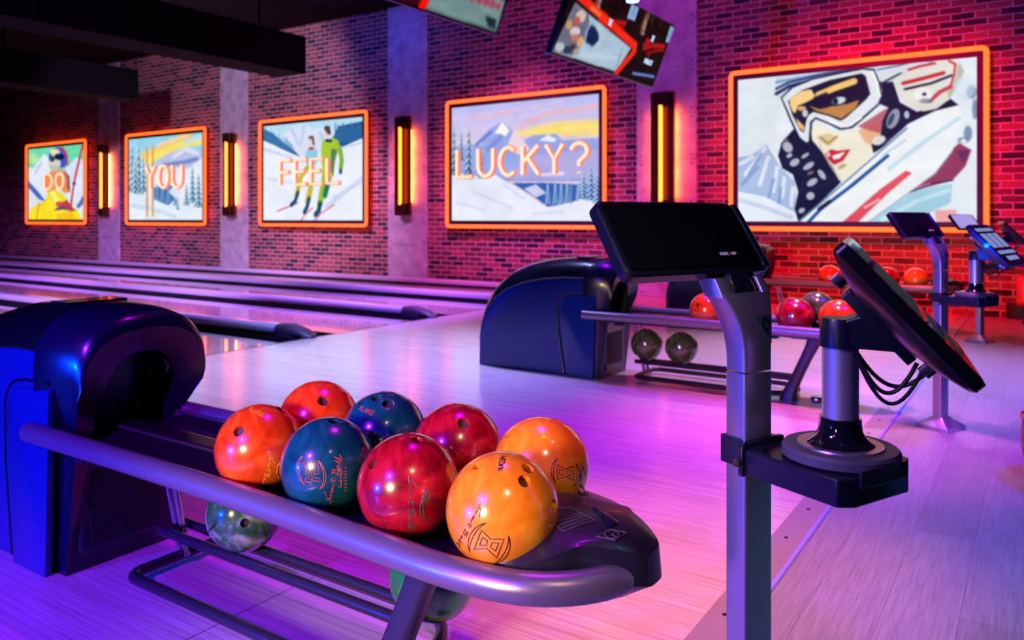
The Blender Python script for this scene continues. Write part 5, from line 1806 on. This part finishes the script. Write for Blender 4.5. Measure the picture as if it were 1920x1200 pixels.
    for (a, b_) in ((-.05, -.095), (-.03, -.085), (-.05, .09), (-.02, .1)):
        k = MB()
        k.loft([[MV(a + q[0], b_ + q[1], c_) for q in rrect(.010, .007, .002, 2)] for c_ in (-0.034, -0.050)])
        k.build('port', M_PORT, mon)
    # arm from the cap to the plate
    a0 = Vector((dc[0], dc[1], 0.892))
    a1 = MV(0, 0.0, -0.050)
    ar = MB()
    d_ = (a1 - a0)
    dh = Vector((d_.x, d_.y, 0)).normalized()
    sd = Vector((-dh.y, dh.x, 0))
    ar.loft([[a0 + sd * -.030 + Vector((0, 0, -.022)), a0 + sd * .030 + Vector((0, 0, -.022)), a0 + sd * .030 + Vector((0, 0, .020)), a0 + sd * -.030 + Vector((0, 0, .020))],
             [a0 + d_ * .45 + sd * -.030 + Vector((0, 0, -.030)), a0 + d_ * .45 + sd * .030 + Vector((0, 0, -.030)), a0 + d_ * .45 + sd * .030 + Vector((0, 0, .022)), a0 + d_ * .45 + sd * -.030 + Vector((0, 0, .022))],
             [a1 + sd * -.032 + dn * .055, a1 + sd * .032 + dn * .055, a1 + sd * .032 - dn * .050, a1 + sd * -.032 - dn * .050]])
    ar.build('monitor_arm', M_BRKT, root, bevel=0.003)
    # cables sagging under the arm
    for (s0, sag, b0, rr) in ((-.02, .060, .08, .0035), (.0, .075, .095, .0032), (.018, .045, .105, .0035)):
        q0 = a0 + d_ * .35 + sd * s0 + Vector((0, 0, -.028))
        q1 = MV(s0, b0, -0.046)
        P = []
        for i in range(15):
            t = i / 14
            q = q0 * (1 - t) + q1 * t
            q = q + Vector((0, 0, -sag * math.sin(PI * t) ** 0.9))
            P.append(q)
        MB().tube(P, rr, 8).build('cable', M_CABLE, root)
    return root
K1 = make_console('nearest bowler console with black logo panel, curved steel neck and edge on touch monitor', (-0.43, 1.40, 0))
k2 = copy_tree(K1)
k2['label'] = 'second bowler console, whole down to its square base, in front of the brick wall'
k2.location = (-0.425, 4.60, 0)
# its monitor is swivelled a little further round on the disc
SW = Matrix.Translation((0.148, 0.052, 0)) @ Matrix.Rotation(math.radians(-20), 4, 'Z') @ Matrix.Translation((-0.148, -0.052, 0))
for ch in k2.children:
    if ch.name.split('.')[0] in ('monitor', 'monitor_arm', 'cable', 'arm_cap'):
        ch.matrix_basis = SW
    if ch.name.startswith('monitor.'):
        for f in ch.children:
            if f.name.startswith('screen_button'):
                f.data = f.data.copy()
                f.data.materials[0] = M_UI2
k3 = copy_tree(K1)
k3['label'] = 'farthest bowler console near the wall with a pale lilac panel and bright base'
k3.location = (-0.435, 7.97, 0)
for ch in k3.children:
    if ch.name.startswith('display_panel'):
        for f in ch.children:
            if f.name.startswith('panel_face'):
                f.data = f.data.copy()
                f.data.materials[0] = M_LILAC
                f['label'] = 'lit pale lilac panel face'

# ------------------------------------------------------------------ seats cut by the right edge of the photo
M_SEAT = mat('red_orange_vinyl', (0.60, 0.03, 0.015), 0.38, coat=0.1)
M_PLINTH = mat('black_plinth', (0.01, 0.009, 0.01), 0.5)
def pouf(label, loc, r, z0, z1):
    t = thing('round_pouf', label, 'pouf', loc)
    MB().lathe([(r - .05, 0.0), (r - .04, z0 + .005)], seg=40).build('plinth', M_PLINTH, t)
    MB().lathe([(r - .05, z0), (r - .015, z0 + .015), (r, z0 + .07), (r + .004, (z0 + z1) / 2), (r - .002, z1 - .06), (r - .03, z1 - .012), (r - .09, z1), (0, z1 + .01)], seg=48).build('padded_drum', M_SEAT, t)
    MB().tube([((r + .002) * math.cos(2 * PI * i / 40), (r + .002) * math.sin(2 * PI * i / 40), z1 - .045) for i in range(40)], 0.006, 6, closed=True).build('piping', M_SEAT, t)
def bench(label, loc, lx, ly):
    t = thing('padded_bench', label, 'bench', loc)
    MB().span((0.05, 0.04, 0), (lx - .05, ly, 0.18)).build('plinth', M_PLINTH, t, bevel=0.01)
    MB().span((0, 0, 0.18), (lx, ly, 0.48)).build('seat_cushion', M_SEAT, t, bevel=0.05, seg=4)

bench('orange red padded bench on a dark plinth at the right edge, against the brick wall', (-0.20, 9.43, 0), 1.7, 0.5)
pouf('red round pouf cut off by the right edge of the photo, nearer the camera', (0.205, 3.985, 0), 0.27, 0.03, 0.29)
